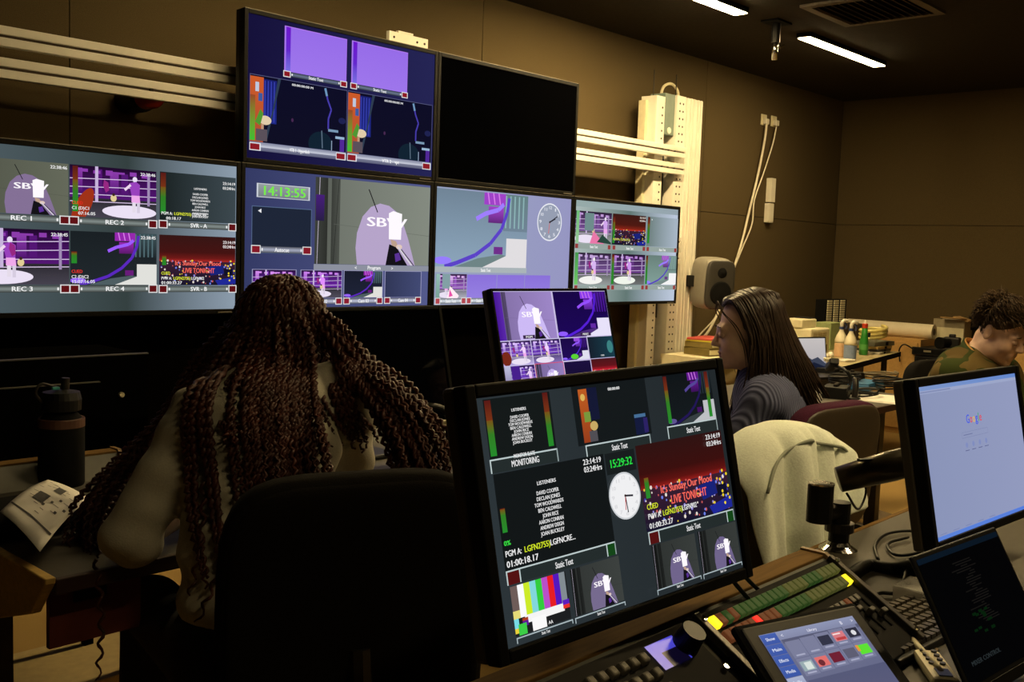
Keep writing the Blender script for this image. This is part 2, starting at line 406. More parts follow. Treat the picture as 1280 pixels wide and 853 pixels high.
def P_studio(a):
    a.rect(0, 0, 1, 1, (12, 12, 38), (14, 14, 36)); a.rect(0, .02, .13, 1, (205, 90, 40), (170, 80, 50)); a.rect(.13, .04, .26, .7, (24, 30, 110), (30, 40, 130))
    for k in range(4): a.rect(.14+.03*k, .06, .15+.03*k, .68, (55, 65, 175))
    a.rect(.0, .3, .05, .98, (150, 70, 40), (60, 190, 50)); a.rect(.05, .1, .085, .24, (190, 200, 220)); a.rect(.08, .26, .12, .38, (60, 90, 160))
    a.poly([(.27, 0), (.3, 0), (.24, .45), (.17, .95), (.15, .9), (.22, .5)], (45, 60, 80)); a.ell(.15, .66, .06, .07, (225, 205, 170)); a.rect(.11, .72, .135, .95, (190, 150, 120)); a.rect(.06, .8, .17, .98, (90, 80, 90))
    a.poly([(.1, .5), (.13, .56), (.1, .75), (.05, .7)], (80, 150, 50))
    a.path([(.76, .02), (.79, .2), (.83, .35), (.80, .5), (.80, .66)], .03, (70, 60, 170)); a.path([(.76, .02), (.78, .14)], .04, (110, 150, 190))
    a.ell(.72, .92, .13, .2, (16, 34, 50)); a.line(.73, .7, .74, .98, .02, (90, 110, 130)); a.rect(.80, .66, .91, .70, (120, 150, 180)); a.rect(.88, .76, .98, .80, (150, 180, 210)); a.line(.84, .84, .84, 1, .014, (150, 170, 200))
    a.rect(.93, .8, .98, 1, (80, 40, 150)); a.ell(.95, .5, .04, .05, (30, 34, 80)); a.ell(.42, .6, .012, .03, (70, 40, 80))
    a.text('00:00:00:00 M', .41, .07, .035, (230, 230, 235), width=.22)
def bar(a, u0, v0, u1, v1, txt, grey=(120, 124, 128), red=(130, 24, 28), tc=(245, 245, 245), sq=.045, tw=None):
    a.rect(u0, v0, u1, v0+(v1-v0)*.5, tuple(k*.55 for k in grey), tuple(min(255, k*1.25) for k in grey)); a.rect(u0, v0+(v1-v0)*.5, u1, v1, tuple(min(255, k*1.25) for k in grey), tuple(k*.5 for k in grey))
    h = v1-v0
    for s0, s1 in ((u0, u0+sq), (u1-sq, u1)):
        a.rect(s0-.004, v0-.006, s1+.004, v1+.006, (225, 225, 225)); a.rect(s0, v0, s1, v1, red)
    a.rect(u0+sq+.008, v0+h*.3, u0+sq+.014, v1-h*.3, (240, 240, 240)); a.rect(u1-sq-.014, v0+h*.3, u1-sq-.008, v1-h*.3, (240, 240, 240))
    if txt: a.text(txt, (u0+u1)/2, v1-h*.18, h*.66, tc, 'c', width=tw)
def clock(a, u, v, ru, rv, face, ring, tick, hr, mn, second=(220, 90, 80)):
    a.ell(u, v, ru, rv, ring, n=48); a.ell(u, v, ru*.93, rv*.93, face, n=48)
    for k in range(12):
        t = math.radians(30*(k+1)); a.text(str(k+1), u+ru*.76*math.sin(t), v-rv*.76*math.cos(t)+rv*.07, rv*.16, tick, 'c', width=ru*(.18 if k < 9 else .26))
    for ang, ln, wd, c in ((hr, .5, .02, (40, 40, 50)), (mn, .72, .014, (40, 40, 50)), (187, .6, .01, second)):
        t = math.radians(ang); a.line(u, v, u+ru*ln*math.sin(t), v-rv*ln*math.cos(t), rv*wd*4, c)
    a.ell(u, v, ru*.06, rv*.06, (60, 40, 40), n=12)

# ================================================================== wall of televisions
TW, TH, TG = 1.085, 1.085*9/16, .039*1.085
ZT = 1.7476
def television(label, x0, z0, paint, base):
    t = thing('television', label, 'television', (x0+TW/2, .05, z0-TH), group='television wall')
    b = .0195; x1, z1 = x0+TW, z0-TH
    m = MB(t)
    m.bb((x0-b, -.006, z1-b), (x0, .03, z0+b)); m.bb((x1, -.006, z1-b), (x1+b, .03, z0+b)); m.bb((x0, -.006, z0), (x1, .03, z0+b)); m.bb((x0, -.006, z1-b), (x1, .03, z1))
    m.build('bezel', M_bezel, t, bevel=.002)
    MB(t).bb((x0-b, .03, z1-b), (x1+b, .062, z0+b)).build('housing', M_black, t, bevel=.004)
    MB(t).bb((x0-b+.004, -.004, z0+b), (x1+b-.004, .012, z0+b+.0025)).build('edge_trim', M_edge, t)
    MB(t).bb((x1-.085, -.0075, z1-.016), (x1-.012, -.006, z1-.010)).build('logo_strip', M_edge, t)
    MB(t).bb((x0+.3, .062, z1+.1), (x1-.3, .148, z0-.1)).build('wall_mount', M_dkmetal, t)
    a = Art((x0, 0, z0), (1, 0, 0), (0, 0, -1), TW, TH)
    a.rect(0, 0, 1, 1, base[0], base[1], True)
    if paint: paint(a)
    a.build('screen', M_tv, t); return t

def paint_F(a):
    a.rect(0, 0, .55, 1, (78, 92, 98), (52, 64, 64), True); a.rect(.55, 0, 1, 1, (52, 64, 64), (140, 156, 172), True)  # reflection gradient painted into the background, brighter towards the right
    tiles = [(.012, .334, .084), (.338, .661, .084), (.674, .996, .080), (.012, .334, .494), (.338, .661, .494), (.671, .995, .496)]
    names = ['REC 1', 'REC 2', 'SVR - A', 'REC 3', 'REC 4', 'SVR - B']
    for k, (u0, u1, v0) in enumerate(tiles):
        v1 = v0+.32 if k < 3 else v0+.336; s = a.sub(u0, v0, u1, v1)
        if k == 0: P_spot(s, (96, 100, 86), (132, 112, 150))
        elif k == 1:
            P_ring(s); s.ell(.14, .8, .09, .38, (160, 50, 24), rot=.25); meter(s, .03, .02, .09, .9, .3); s.text('CUED', .02, .76, .06, (235, 40, 30), width=.12); s.text('C1 (D)C1', .02, .86, .06, (235, 235, 235), width=.19); s.text('07:16.05', .09, .96, .06, (235, 235, 235), width=.19)
        elif k == 2:
            s.rect(0, 0, 1, 1, (24, 32, 32), (60, 72, 78), True); meter(s, .01, .02, .075, .85, .35); P_list(s, u=.52); s.text('23:14:19', .99, .17, .06, (240, 240, 240), 'r', width=.17); s.text('03:24Hrs', .99, .27, .06, (240, 240, 240), 'r', width=.17)
            s.text('PGM A:', .02, .88, .06, (240, 240, 240), width=.14); s.text('LGFN2755)', .18, .88, .06, (225, 235, 50), width=.22); s.text('LGFNCRE...', .41, .88, .06, (240, 240, 240), width=.22); s.text('00:18.17', .08, .98, .06, (240, 240, 240), width=.19)
        elif k == 3: P_ring(s, fig=.36, spotx=.3)
        elif k == 4:
            P_dark(s); meter(s, .01, .38, .07, .6, .1); s.text('CUED', .01, .78, .06, (235, 50, 40), width=.12); s.text('C2 (D)C2', .01, .88, .06, (235, 235, 235), width=.19); s.text('15:07:16.05', .01, .97, .06, (235, 235, 235), width=.26)
        else:
            P_city(s); meter(s, .03, .4, .08, .6, .15); s.text('CUED', .02, .79, .06, (225, 235, 50), width=.11); s.text('PVW A:', .02, .89, .06, (240, 240, 240), width=.13); s.text('LGFN2755)', .17, .89, .06, (225, 235, 50), width=.22); s.text('LGFN902', .4, .89, .06, (240, 240, 240), width=.17); s.text('01:00:33.27', .02, .98, .06, (240, 240, 240), width=.26)
            s.text('23:14:19', .99, .14, .06, (245, 235, 235), 'r', width=.17); s.text('03:24Hrs', .99, .23, .06, (245, 235, 235), 'r', width=.17)
        if k in (0, 1, 3, 4): s.text('22:38:46' if k < 2 else '22:38:45', .985, .11, .06, (240, 240, 240), 'r', width=.18)
        bar(a, u0, v1+.005, u1, v1+.047, names[k], (104, 112, 110), (96, 18, 22), sq=.028, tw=.07)
def paint_C(a):
    a.rect(0, 0, 1, 1, (52, 58, 100), (84, 90, 140), True)
    a.rect(.055, .10, .315, .20, (205, 210, 220)); a.rect(.062, .105, .308, .195, (150, 158, 160), (120, 126, 136)); a.text('14:13:55', .185, .182, .066, (120, 235, 75), 'c', width=.215)
    a.rect(.033, .263, .326, .6, (84, 104, 140)); a.rect(.036, .268, .323, .598, (30, 38, 56)); a.poly([(.062, .297), (.078, .282), (.078, .312)], (235, 235, 240))
    bar(a, .036, .55, .323, .597, 'Autocue', (130, 134, 150), (134, 26, 40), sq=.037, tw=.07)
    P_spot(a.sub(.343, .017, .999, .67), (126, 132, 122), (182, 164, 202)); a.sub(.343, .017, .5, .67).rect(.02, .2, .3, .5, (70, 30, 120), (40, 30, 70))
    a.rect(.34, .672, 1, .716, (140, 144, 158)); a.text('Program', .67, .708, .03, (250, 250, 250), 'c', width=.075); a.text('<', .56, .708, .026, (250, 250, 250)); a.text('>', .77, .708, .026, (250, 250, 250))
    for k, (u0, u1, nm) in enumerate(((.041, .249, 'Cam 01'), (.276, .488, 'Cam 02'), (.502, .717, 'Cam 03'), (.734, .95, 'Cam 04'))):
        a.rect(u0-.004, .716, u1+.004, .93, (150, 150, 190)); s = a.sub(u0, .72, u1, .928)
        if k == 0: P_ring(s, (110, 40, 165), (215, 140, 240), (120, 115, 130), .74, .66); s.ell(.1, .75, .12, .35, (130, 50, 30))
        elif k == 1: P_ring(s, (110, 40, 165), (205, 130, 240), (80, 76, 90), .5, .42)
        elif k == 2: P_dark(s, (24, 28, 44))
        else: s.rect(0, 0, 1, 1, (48, 54, 86), (66, 74, 116), True)
        bar(a, u0, .935, u1, .976, nm, (150, 152, 170), (140, 30, 50), sq=.028, tw=.06)
def paint_D(a):
    a.rect(0, 0, 1, 1, (152, 162, 190), (150, 150, 194), True); P_dark(a.sub(.0, .012, .65, .672), (112, 132, 150), (92, 66, 200), (160, 66, 200), (225, 222, 225), (100, 128, 130))  # pale ground carries the reflection haze in its emitted colours
    a.rect(0, .672, .655, .72, (170, 180, 184)); a.text('Static Text', .35, .712, .028, (252, 252, 252), 'c', width=.07)
    clock(a, .826, .234, .1, .178, (150, 158, 178), (232, 234, 242), (225, 228, 238), 66, 62)
    s = a.sub(.012, .735, .218, .944); P_ring(s, (150, 90, 190), (225, 180, 240), (175, 175, 190), .3, .4); s.rect(0, 0, .12, 1, (150, 190, 180), (120, 160, 150)); s.rect(.2, 0, .45, .6, (130, 160, 165)); s.poly([(.35, 1), (.45, .5), (.75, .9), (.7, 1)], (255, 235, 245)); s.poly([(.42, .95), (.44, .62), (.55, .9)], (235, 80, 170))
    for k, (u0, u1) in enumerate(((.22, .43), (.433, .64), (.643, .845))): a.rect(u0, .738, u1, .944, (138, 112, 218), (150, 128, 226))
    for k, u0 in enumerate((.012, .222, .433, .643)): bar(a, u0, .945, u0+.2, .99, 'Static Text', (172, 178, 186), (178, 70, 80), sq=.026, tw=.07)
def paint_E(a):
    a.rect(0, 0, .5, 1, (170, 186, 184), (98, 120, 116), True); a.rect(.5, 0, 1, 1, (98, 120, 116), (190, 202, 222), True); a.rect(0, 0, 1, .06, (150, 170, 168), (150, 165, 175), True)  # haze on the glass is painted into these washed-out screen colours
    for k in range(6):
        c, r = k % 3, k//3; u0 = .004+.333*c; v0 = .10 if r == 0 else .508; s = a.sub(u0, v0, u0+.326, v0+.315)
        if k == 0: P_ring(s, (120, 80, 150), (190, 150, 215), (160, 165, 165), .8, .3); s.rect(.02, 0, .1, 1, (110, 190, 120), (150, 200, 150)); s.rect(.25, .05, .5, .6, (110, 140, 140)); s.poly([(.4, 1), (.5, .6), (.8, 1)], (235, 120, 170)); s.poly([(.6, .95), (.75, .7), (1, .95), (1, 1)], (40, 70, 60))
        elif k == 1: P_city(s, (150, 40, 26), False); meter(s, .0, .1, .06, .95, .2); s.text('23:14:19', .97, .1, .06, (240, 230, 220), 'r', width=.18); s.text('03:24Hrs', .97, .2, .06, (240, 230, 220), 'r', width=.18); s.text('PVW A: LGFN2755)', .02, .86, .07, (225, 225, 90), width=.5)
        elif k == 2: s.rect(0, 0, 1, 1, (104, 124, 120), (170, 184, 200), True); meter(s, .02, .02, .09, .9, .25); s.poly([(.13, .1), (.16, .07), (.16, .13)], (240, 240, 240))
        elif k == 3: P_ring(s, (120, 86, 150), (196, 165, 220), (150, 155, 155), .5, .45, (245, 245, 240)); s.rect(0, 0, .09, 1, (70, 150, 80), (110, 200, 100))
        elif k == 4: P_ring(s, (100, 56, 130), (186, 135, 215), (110, 112, 112), .5, .4, (240, 245, 235)); meter(s, .0, .02, .07, .98, .1)
        else: P_dark(s, (104, 128, 122), (88, 66, 190), (150, 90, 190), (245, 245, 245), (110, 135, 130)); meter(s, .0, .02, .06, .98, .15)
        v1 = v0+.32; a.rect(u0, v1, u0+.33, v1+.05, (150, 165, 160)); a.text('Static Text', u0+.17, v1+.04, .026, (252, 252, 252), 'c', width=.07)
        for uu in (u0+.004, u0+.298): a.rect(uu, v1+.004, uu+.026, v1+.046, (150, 60, 60))
def paint_A(a):
    a.rect(0, 0, 1, 1, (20, 16, 58), (36, 36, 84), True)
    for u0, u1 in ((.172, .489), (.515, .835)):
        a.rect(u0, .03, u1, .352, (176, 120, 240)); a.rect(u0+.004, .036, u1-.002, .352, (150, 108, 232), (158, 118, 236)); a.rect(u0+.008, .036, u0+.03, .2, (110, 20, 205), (100, 40, 205)); a.rect(u0+.008, .2, u0+.03, .352, (100, 40, 205), (120, 110, 225))
        bar(a, u0, .353, u1, .387, 'Static Text', (84, 94, 112), (140, 26, 36), sq=.028, tw=.075)
    for u0, u1, tx in ((.013, .493, 'VTR 1 - Hyperdeck'), (.5, .99, 'VTR 2 - vpt')):
        a.rect(u0-.002, .412, u1+.002, .885, (90, 92, 130)); P_studio(a.sub(u0, .416, u1, .882)); a.rect(u0, .885, u1, .944, (150, 154, 176), (90, 92, 120)); a.rect(u0, .895, u1, .918, (150, 154, 176), (205, 208, 222))
        a.text(tx, (u0+u1)/2, .925, .026, (250, 250, 250), 'c', width=.1)
        for uu in (u0+.002, u1-.05): a.rect(uu-.003, .89, uu+.05, .944, (225, 225, 232)); a.rect(uu, .896, uu+.044, .938, (140, 28, 38))

television('wall television at the far left showing REC 1 to REC 4 and SVR tiles', -TG-TW, ZT, paint_F, ((60, 74, 78), (120, 134, 146)))
television('wall television with green 14:13:55 counter, second of the lower row', 0, ZT, paint_C, ((52, 58, 100), (84, 90, 140)))
television('wall television with a round clock on pale grey, third of the lower row', TW+TG, ZT, paint_D, ((152, 162, 190), (150, 150, 194)))
television('rightmost wall television with six small tiles on grey green', 2*TW+2*TG, ZT, paint_E, ((150, 165, 165), (190, 202, 222)))
television('upper wall television with two plain purple tiles', .005*TW, ZT+TH+.0405*TW, paint_A, ((20, 16, 58), (36, 36, 84)))
television('switched-off black wall television in the upper row', 1.005*TW+TG, ZT+TH+.0405*TW, None, ((1, 1, 1), (1, 1, 1)))

# added black sheet that deepens the shade on the wall below the televisions
g = [[(-3.2+6.1*i/120, .36+.02*math.sin(i*.9)+.008*math.sin(i*2.3), z) for i in range(121)] for z in (.01, .4, .8, 1.22)]
o = MB().sheet(g).build('added_dark_sheet', mat('added_sheet_black', (.004, .0035, .003), 1., spec=0.), None, smooth=True, solid=.004); tag(o, 'added black sheet darkening the wall behind the lower televisions down to the floor', 'dark sheet')
# mounting rails (two pairs), each an extrusion with a groove
def rail(z0, z1, label, x0=-2.6, x1=3.62, y=.15):
    t = thing('mounting_rail', label, 'rail', ((x0+x1)/2, y, z0), group='white mounting rails'); h = (z1-z0)
    m = MB(t); m.bb((x0, y, z0), (x1, y+.035, z0+h*.43)); m.bb((x0, y, z0+h*.57), (x1, y+.035, z1)); m.build('rail_bar', M_alu, t, bevel=.003)
    MB(t).bb((x0, y+.012, z0+h*.43), (x1, y+.03, z0+h*.57)).build('groove', M_groove, t)
    for x in (.12, -.35, 3.35, 3.42, 3.5):
        MB(t).cyl((x, y+.002, z0+h*.5), (x, y+.012, z0+h*.5), .008, n=8).build('bolt', M_hole, t)
rail(2.120, 2.195, 'upper white slotted rail behind the top televisions')
rail(2.003, 2.079, 'white slotted rail just below the topmost rail')
rail(1.50, 1.575, 'white slotted rail ending right of the rightmost television, upper of the two')
rail(1.385, 1.46, 'white slotted rail ending right of the rightmost television, lower of the two')

# perforated mount column sticking out above the top televisions
t = thing('mount_plate', 'white perforated mounting plate poking up above the upper televisions', 'mount plate', (1.0, .11, 1.2))
a0, a1 = ony(487, 36, .1), ony(535, 60, .1)
MB(t).bb((a0[0], .10, 1.25), (a1[0], .125, 2.497)).build('plate', M_alu, t, bevel=.002)
MB(t).bb((a0[0]+.06, .102, 2.497), (a1[0]-.1, .123, 2.508)).build('top_tab', M_alu, t, bevel=.002)
for i in range(3):
    for x in (a0[0]+.03, a1[0]-.075, a1[0]-.025):
        MB(t).cyl((x, .0985, 2.47-i*.05), (x, .101, 2.47-i*.05), .0065, n=8).build('hole', M_hole, t)

# red beacon behind the left rails
p = ony(196, 129, .19)
t = thing('red_beacon', 'small red warning lamp on the wall below the left rails', 'beacon', (p[0], YW, p[2]+.02))
Rb = RX(math.pi/2)
MB(t).lathe((p[0], YW, p[2]+.03), [(.06, 0), (.06, .14), (.05, .16)], 20, RX(math.pi/2)).build('base', M_black, t, smooth=False)
MB(t).lathe((p[0], YW-.16, p[2]+.03), [(.05, 0), (.05, .07), (.04, .10), (.015, .115)], 20, RX(math.pi/2)).build('red_lens', M_red, t, smooth=True)

# equipment tower
t = thing('equipment_tower', 'tall white perforated equipment column at the right end of the rails', 'column', (3.55, .25, 0))
zt = 2.55
def plate(name, x0, x1, y0, y1, z0, z1, m): return MB(t).bb((x0, y0, z0), (x1, y1, z1)).build(name, m, t, bevel=.003)
up = plate('left_upright', 3.32, 3.42, .20, .33, 0, zt-.03, M_alu)
plate('side_flange', 3.29, 3.32, .27, .33, 0, zt-.06, M_cream)
box = plate('grey_green_box', 3.425, 3.545, .205, .33, 2.27, zt, M_teal)
MB(t).lathe((3.485, .205, 2.30), [(.022, 0), (.022, .004), (.018, .006)], 16, RX(math.pi/2)).build('oval_badge', M_alu, box)
pl = plate('right_plate', 3.55, 3.665, .19, .33, 0, zt, M_alu)
ex = plate('extrusion', 3.665, 3.86, .18, .33, 0, zt-.005, M_alu)
for x in (3.70, 3.735, 3.79, 3.825): MB(t).bb((x, .172, 0), (x+.014, .18, zt-.005)).build('extrusion_rib', M_alu, ex, bevel=.002)
MB(t).bb((3.42, .30, 0), (3.55, .33, 2.27)).build('cable_channel', M_blackm, t)
hole = MB().cyl((0, 0, 0), (0, -.003, 0), .0075, n=6).v
def holes(xs, y, zs, par):
    src = None
    for x in xs:
        for z in zs:
            if src is None: src = MB().cyl((0, .001, 0), (0, -.002, 0), .0075, n=6).build('hole', M_hole, par); o = src
            else: o = src.copy(); COL.objects.link(o)
            o.location = (x-t.location.x, y-t.location.y, z)
holes((3.39,), .20, [k*.052 for k in range(12, 48)], up); holes((3.585, 3.625), .19, [k*.052 for k in range(12, 49)], pl)
for x, y in ((3.36, .26), (3.60, .24)): MB(t).cyl((x, y, zt-.03), (x, y, 2.70), .004, n=6).build('threaded_rod', M_dkmetal, t)
MB(t).tube(spline([(3.5, .3, zt-.02), (3.52, .29, zt+.06), (3.6, .28, zt+.09), (3.68, .28, zt+.05), (3.7, .29, zt-.02)], 20), .01, 8).build('cable_loop', M_cream, t, smooth=True)
MB(t).tube(spline([(3.47, .27, 2.27), (3.49, .26, 2.1), (3.47, .27, 1.8), (3.5, .26, 1.4), (3.48, .27, .8)], 30), .012, 8).build('loom', M_black, t, smooth=True)
MB(t).tube(spline([(3.51, .27, 2.27), (3.5, .25, 2.0), (3.52, .27, 1.6), (3.5, .25, 1.0)], 30), .007, 8).build('loom', M_dkmetal, t, smooth=True)

# loudspeaker on an arm
p = ony(889, 354, .02)
t = thing('loudspeaker', 'grey egg-shaped studio loudspeaker beside the white column', 'loudspeaker', (p[0], p[1], p[2]-.19))
c = Vector([float(k) for k in p]); R = RZ(math.radians(-28)) @ RX(math.radians(4))
M_spk = mat('speaker_grey', (.24, .225, .19), .45, var=.06); M_baf = mat('speaker_baffle', (.038, .035, .03), .5, var=.06)
MB(t).ell(c, (.122, .125, .185), R, 28, 20, .45).build('cabinet', M_spk, t, smooth=True)
f = c + R @ Vector((0, -.118, 0))
MB(t).ell(f, (.112, .02, .172), R, 28, 14, .4).build('baffle', M_baf, t, smooth=True)
w = f + R @ Vector((0, -.016, -.058)); MB(t).lathe(w, [(.082, -.004), (.084, .008), (.072, .010), (.035, .004), (.012, .012)], 28, R @ RX(math.pi/2)).build('woofer', M_blackm, t, smooth=True)
w = f + R @ Vector((0, -.016, .085)); MB(t).lathe(w, [(.036, 0), (.036, .006), (.02, .004), (.014, .007), (.004, .012)], 20, R @ RX(math.pi/2)).build('tweeter', M_blackm, t, smooth=True)
MB(t).cyl(c + R @ Vector((-.06, -.1, -.165)), c + R @ Vector((-.06, -.125, -.165)), .008, n=8).build('foot_knob', M_black, t)
MB(t).cyl((c.x-.08, .05, c.z+.03), (3.80, .165, c.z+.03), .013, n=8).build('bracket_arm', M_black, t)
MB(t).bb((3.74, .10, c.z-.03), (3.83, .172, c.z+.05)).build('bracket_clamp', M_black, t, bevel=.004)

# wall sockets, cables, trunking box
def socket(u, v, label, plug):
    p = ony(u, v, YW-.005); t = thing('wall_socket', label, 'socket', (p[0], YW, p[2]))
    MB(t).bb((p[0]-.043, YW-.012, p[2]-.045), (p[0]+.043, YW, p[2]+.045)).build('face_plate', M_cream, t, bevel=.004)
    MB(t).bb((p[0]+.02, YW-.015, p[2]+.01), (p[0]+.032, YW-.012, p[2]+.028)).build('rocker', M_white, t)
    if plug: MB(t).box((p[0]+.0, YW-.03, p[2]-.015), (.05, .036, .045)).build('plug', M_white, t, bevel=.006)
    return p
s1 = socket(954.5, 150, 'left wall socket with a white plug in it', True)
s2 = socket(967, 152, 'right wall socket of the pair, with a thin cable', True)
def cable(pts, r, m, label, name='power_cable', n=60, cat='cable', group=None):
    P = spline(pts, n); o = MB().tube(P, r, 8).build(name, m, None, smooth=True); return tag(o, label, cat, group)
M_cab = mat('white_cable', (.75, .70, .55), .5, var=.03)
W = lambda u, v, y=YW-.03: ony(u, v, y)
cable([s1+[0, -.03, -.035], W(955, 180), W(946, 225), W(937, 262), W(928, 300), W(919, 330), W(912, 355), W(900, 385, .3), W(885, 415, .25), W(868, 432, .22)], .010, M_cab, 'thick white cable hanging from the left wall socket')
cable([s2+[0, -.03, -.035], W(966, 180), W(955, 215), W(943, 250), W(940, 280), W(928, 310), W(918, 335), W(908, 360), W(895, 395, .3), W(878, 415, .25), W(866, 428, .22)], .006, M_cab, 'thin white cable hanging from the right wall socket')
p = ony(962, 250, YW-.02)
t = thing('trunking_box', 'narrow white two-piece trunking box on the dark wall', 'box', (p[0], YW, p[2]))
MB(t).bb((p[0]-.035, YW-.05, p[2]-.02), (p[0]+.04, YW, p[2]+.18)).build('upper_cover', M_white, t, bevel=.004)
MB(t).bb((p[0]-.045, YW-.05, p[2]-.19), (p[0]+.03, YW, p[2]-.03)).build('lower_cover', M_white, t, bevel=.004)
# ================================================================== desks
ZD = .735
M_wood2 = mat('oak_edge', (.16, .092, .028), .85, spec=.1, var=.25, scale=5, kind='wood')
def turret(t, x0, x1, yf, zt=.86, back=.05, ends=True, L=.25, ang=30):
    """sloping console housing: wood strip on top, grey sloping face, black back; yf = front edge of the strip"""
    c, s = math.cos(math.radians(ang)), math.sin(math.radians(ang))
    MB(t).bb((x0, yf, zt-.02), (x1, yf+back, zt)).build('wood_strip', M_wood2, t, bevel=.002)
    yb, zb = yf-L*c, zt-L*s
    MB(t).prism([(x0, yf, zt-.006), (x0, yb, zb-.006), (x0, yb, ZD), (x0, yf+back-.004, ZD), (x0, yf+back-.004, zt-.02), (x0, yf, zt-.02)], (x1-x0, 0, 0)).build('sloping_housing', M_panel, t)
    if ends:
        for x in (x0-.012, x1): MB(t).prism([(x, yf+back, zt+.004), (x, yf, zt+.004), (x, yb-.01, zb-.002), (x, yb-.01, ZD), (x, yf+back, ZD)], (.012, 0, 0)).build('end_cap', M_wood, t)
def leg_frame(t, x, y0, y1, m=M_dkmetal):
    MB(t).bb((x-.03, y0+.15, .03), (x+.03, y0+.21, ZD-.03)).build('leg', m, t, bevel=.004)
    MB(t).bb((x-.03, y0+.05, 0), (x+.03, y1-.05, .03)).build('foot', m, t, bevel=.004)
# far row
t = thing('control_desk', 'long control desk with oak trim, where the braided person sits', 'desk', (.7, -1.55, 0))
D1A, D1B = -1.617, 2.95
MB(t).bb((D1A, -1.86, ZD-.03), (D1B, -.97, ZD)).build('desk_top', M_desk, t, bevel=.002)
MB(t).bb((D1A, -1.875, ZD-.032), (D1B, -1.86, ZD+.001)).build('front_edging', mat('dark_red_edge', (.035, .012, .008), .6), t, bevel=.003)
x = D1A-.022
MB(t).prism([(x, -1.875, ZD+.006), (x, -1.872, ZD-.006), (x, -1.803, .651), (x, -1.584, .579), (x, -.97, .50), (x, -.97, ZD+.006)], (.022, 0, 0)).build('oak_end_panel', mat('oak_lit', (.62, .42, .13), .7, var=.18, scale=5, kind='wood', spec=.2), t, bevel=.003)  # paler than the other oak: light on this panel put into its colour
turret(t, -1.60, -1.075, -1.03, .80, L=.085, ang=45); turret(t, -.50, 1.6, -1.06, .80, L=.085, ang=45)
leg_frame(t, -1.585, -1.65, -1.0)
for x in (.2, 1.6, 2.8): leg_frame(t, x, -1.86, -1.0)
MB(t).bb((-.6, -1.10, .25), (2.7, -1.08, .6)).build('modesty_panel', M_blackm, t)
MB(t).bb((-1.6, -1.80, .565), (-1.40, -1.785, .705)).build('cable_panel', mat('dark_red_panel', (.12, .02, .012), .7), t)
MB(t).bb((-1.55, -1.806, .655), (-1.48, -1.80, .685)).build('socket_plate', M_black, t)
# near row
t = thing('control_desk', 'nearest control desk holding the big monitor and button panels', 'desk', (-.3, -3.4, 0))
MB(t).bb((-2.05, -4.05, ZD-.03), (1.3, -2.80, ZD)).build('desk_top', M_desk, t, bevel=.002)
MB(t).bb((-2.05, -2.80, ZD-.032), (1.3, -2.785, ZD+.001)).build('rear_edging', M_wood2, t, bevel=.003)
Y2, Z2, C30, S30 = -3.03, .86, math.cos(math.radians(30)), math.sin(math.radians(30))
turret(t, -2.05, -.64, Y2)
for x in (-1.7, 1.1): leg_frame(t, x, -4.0, -2.8)
def SL(x, d, up=0.): return Vector((x, Y2-d*C30-up*S30, Z2-d*S30+up*C30))
RSL = RX(math.radians(30))
M_key = mat('grey_key', (.07, .065, .055), .4, var=.1); M_pan = mat('panel_black', (.009, .0085, .008), .75, var=.15, spec=.12)
def lit(n, c, e): return mat('button_'+n, tuple(k*.3 for k in c), .6, var=.05, emit=c, estr=e, spec=.15)
B_y = lit('yellow', (1., .75, .02), 1.3); B_r = lit('red', (1., .03, .02), 1.0); B_g = lit('green', (.05, .12, .025), .35); B_o = lit('amber', (.20, .06, .02), .45); B_l = lit('olive', (.12, .13, .03), .4)
# vision mixer panel
t = thing('switcher_panel', 'vision mixer panel with two rows of green, amber and red lit buttons', 'switcher', SL(-.9, .12))
xa, xb = -1.135, -.652
pp = MB(t).box(SL((xa+xb)/2, .122, .004), (xb-xa, .215, .010), RSL).build('panel_plate', M_pan, t, bevel=.002)
for x in (xa+.008, xb-.008): MB(t).box(SL(x, .122, .012), (.014, .215, .016), RSL).build('side_rail', M_dkmetal, t, bevel=.002)
n = 24
for r in range(2):
    for k in range(n):
        x = xa+.032+(xb-xa-.066)*(k+.5*0)/(n-1); d = .040+.030*r
        if r == 0: m = B_y if k == 0 else B_o if k in (1, 3) else B_g if k < 13 or k in (17, 18, 19) else B_l
        else: m = B_y if k == n-1 else B_r if k == 5 else B_o if k < 9 else B_g if k < 15 else B_l
        MB(t).box(SL(x, d, .014), (.0155, .021, .012), RSL).build('button', m, pp, bevel=.002)
for k in range(9): MB(t).box(SL(xa+.27+.019*k, .108, .013), (.014, .014, .010), RSL).build('button', (B_y if k in (0,) else M_key if k != 6 else B_o), t, bevel=.002)
for k in range(6): MB(t).cyl(SL(xa+.05+.03*k, .15, .008), SL(xa+.05+.03*k, .15, .026), .008, n=12).build('knob', M_key, t)
for k in range(3):
    MB(t).box(SL(xb-.10+.03*k, .145, .010), (.006, .07, .004), RSL).build('fader_slot', M_blackm, t)
    MB(t).box(SL(xb-.10+.03*k, .13+.012*k, .018), (.016, .01, .016), RSL).build('fader_cap', M_key, t, bevel=.002)
for x, d in ((xa+.008, .03), (xa+.008, .21), (xb-.008, .03), (xb-.008, .21)): MB(t).cyl(SL(x, d, .018), SL(x, d, .024), .005, n=8).build('screw', M_chrome, t)
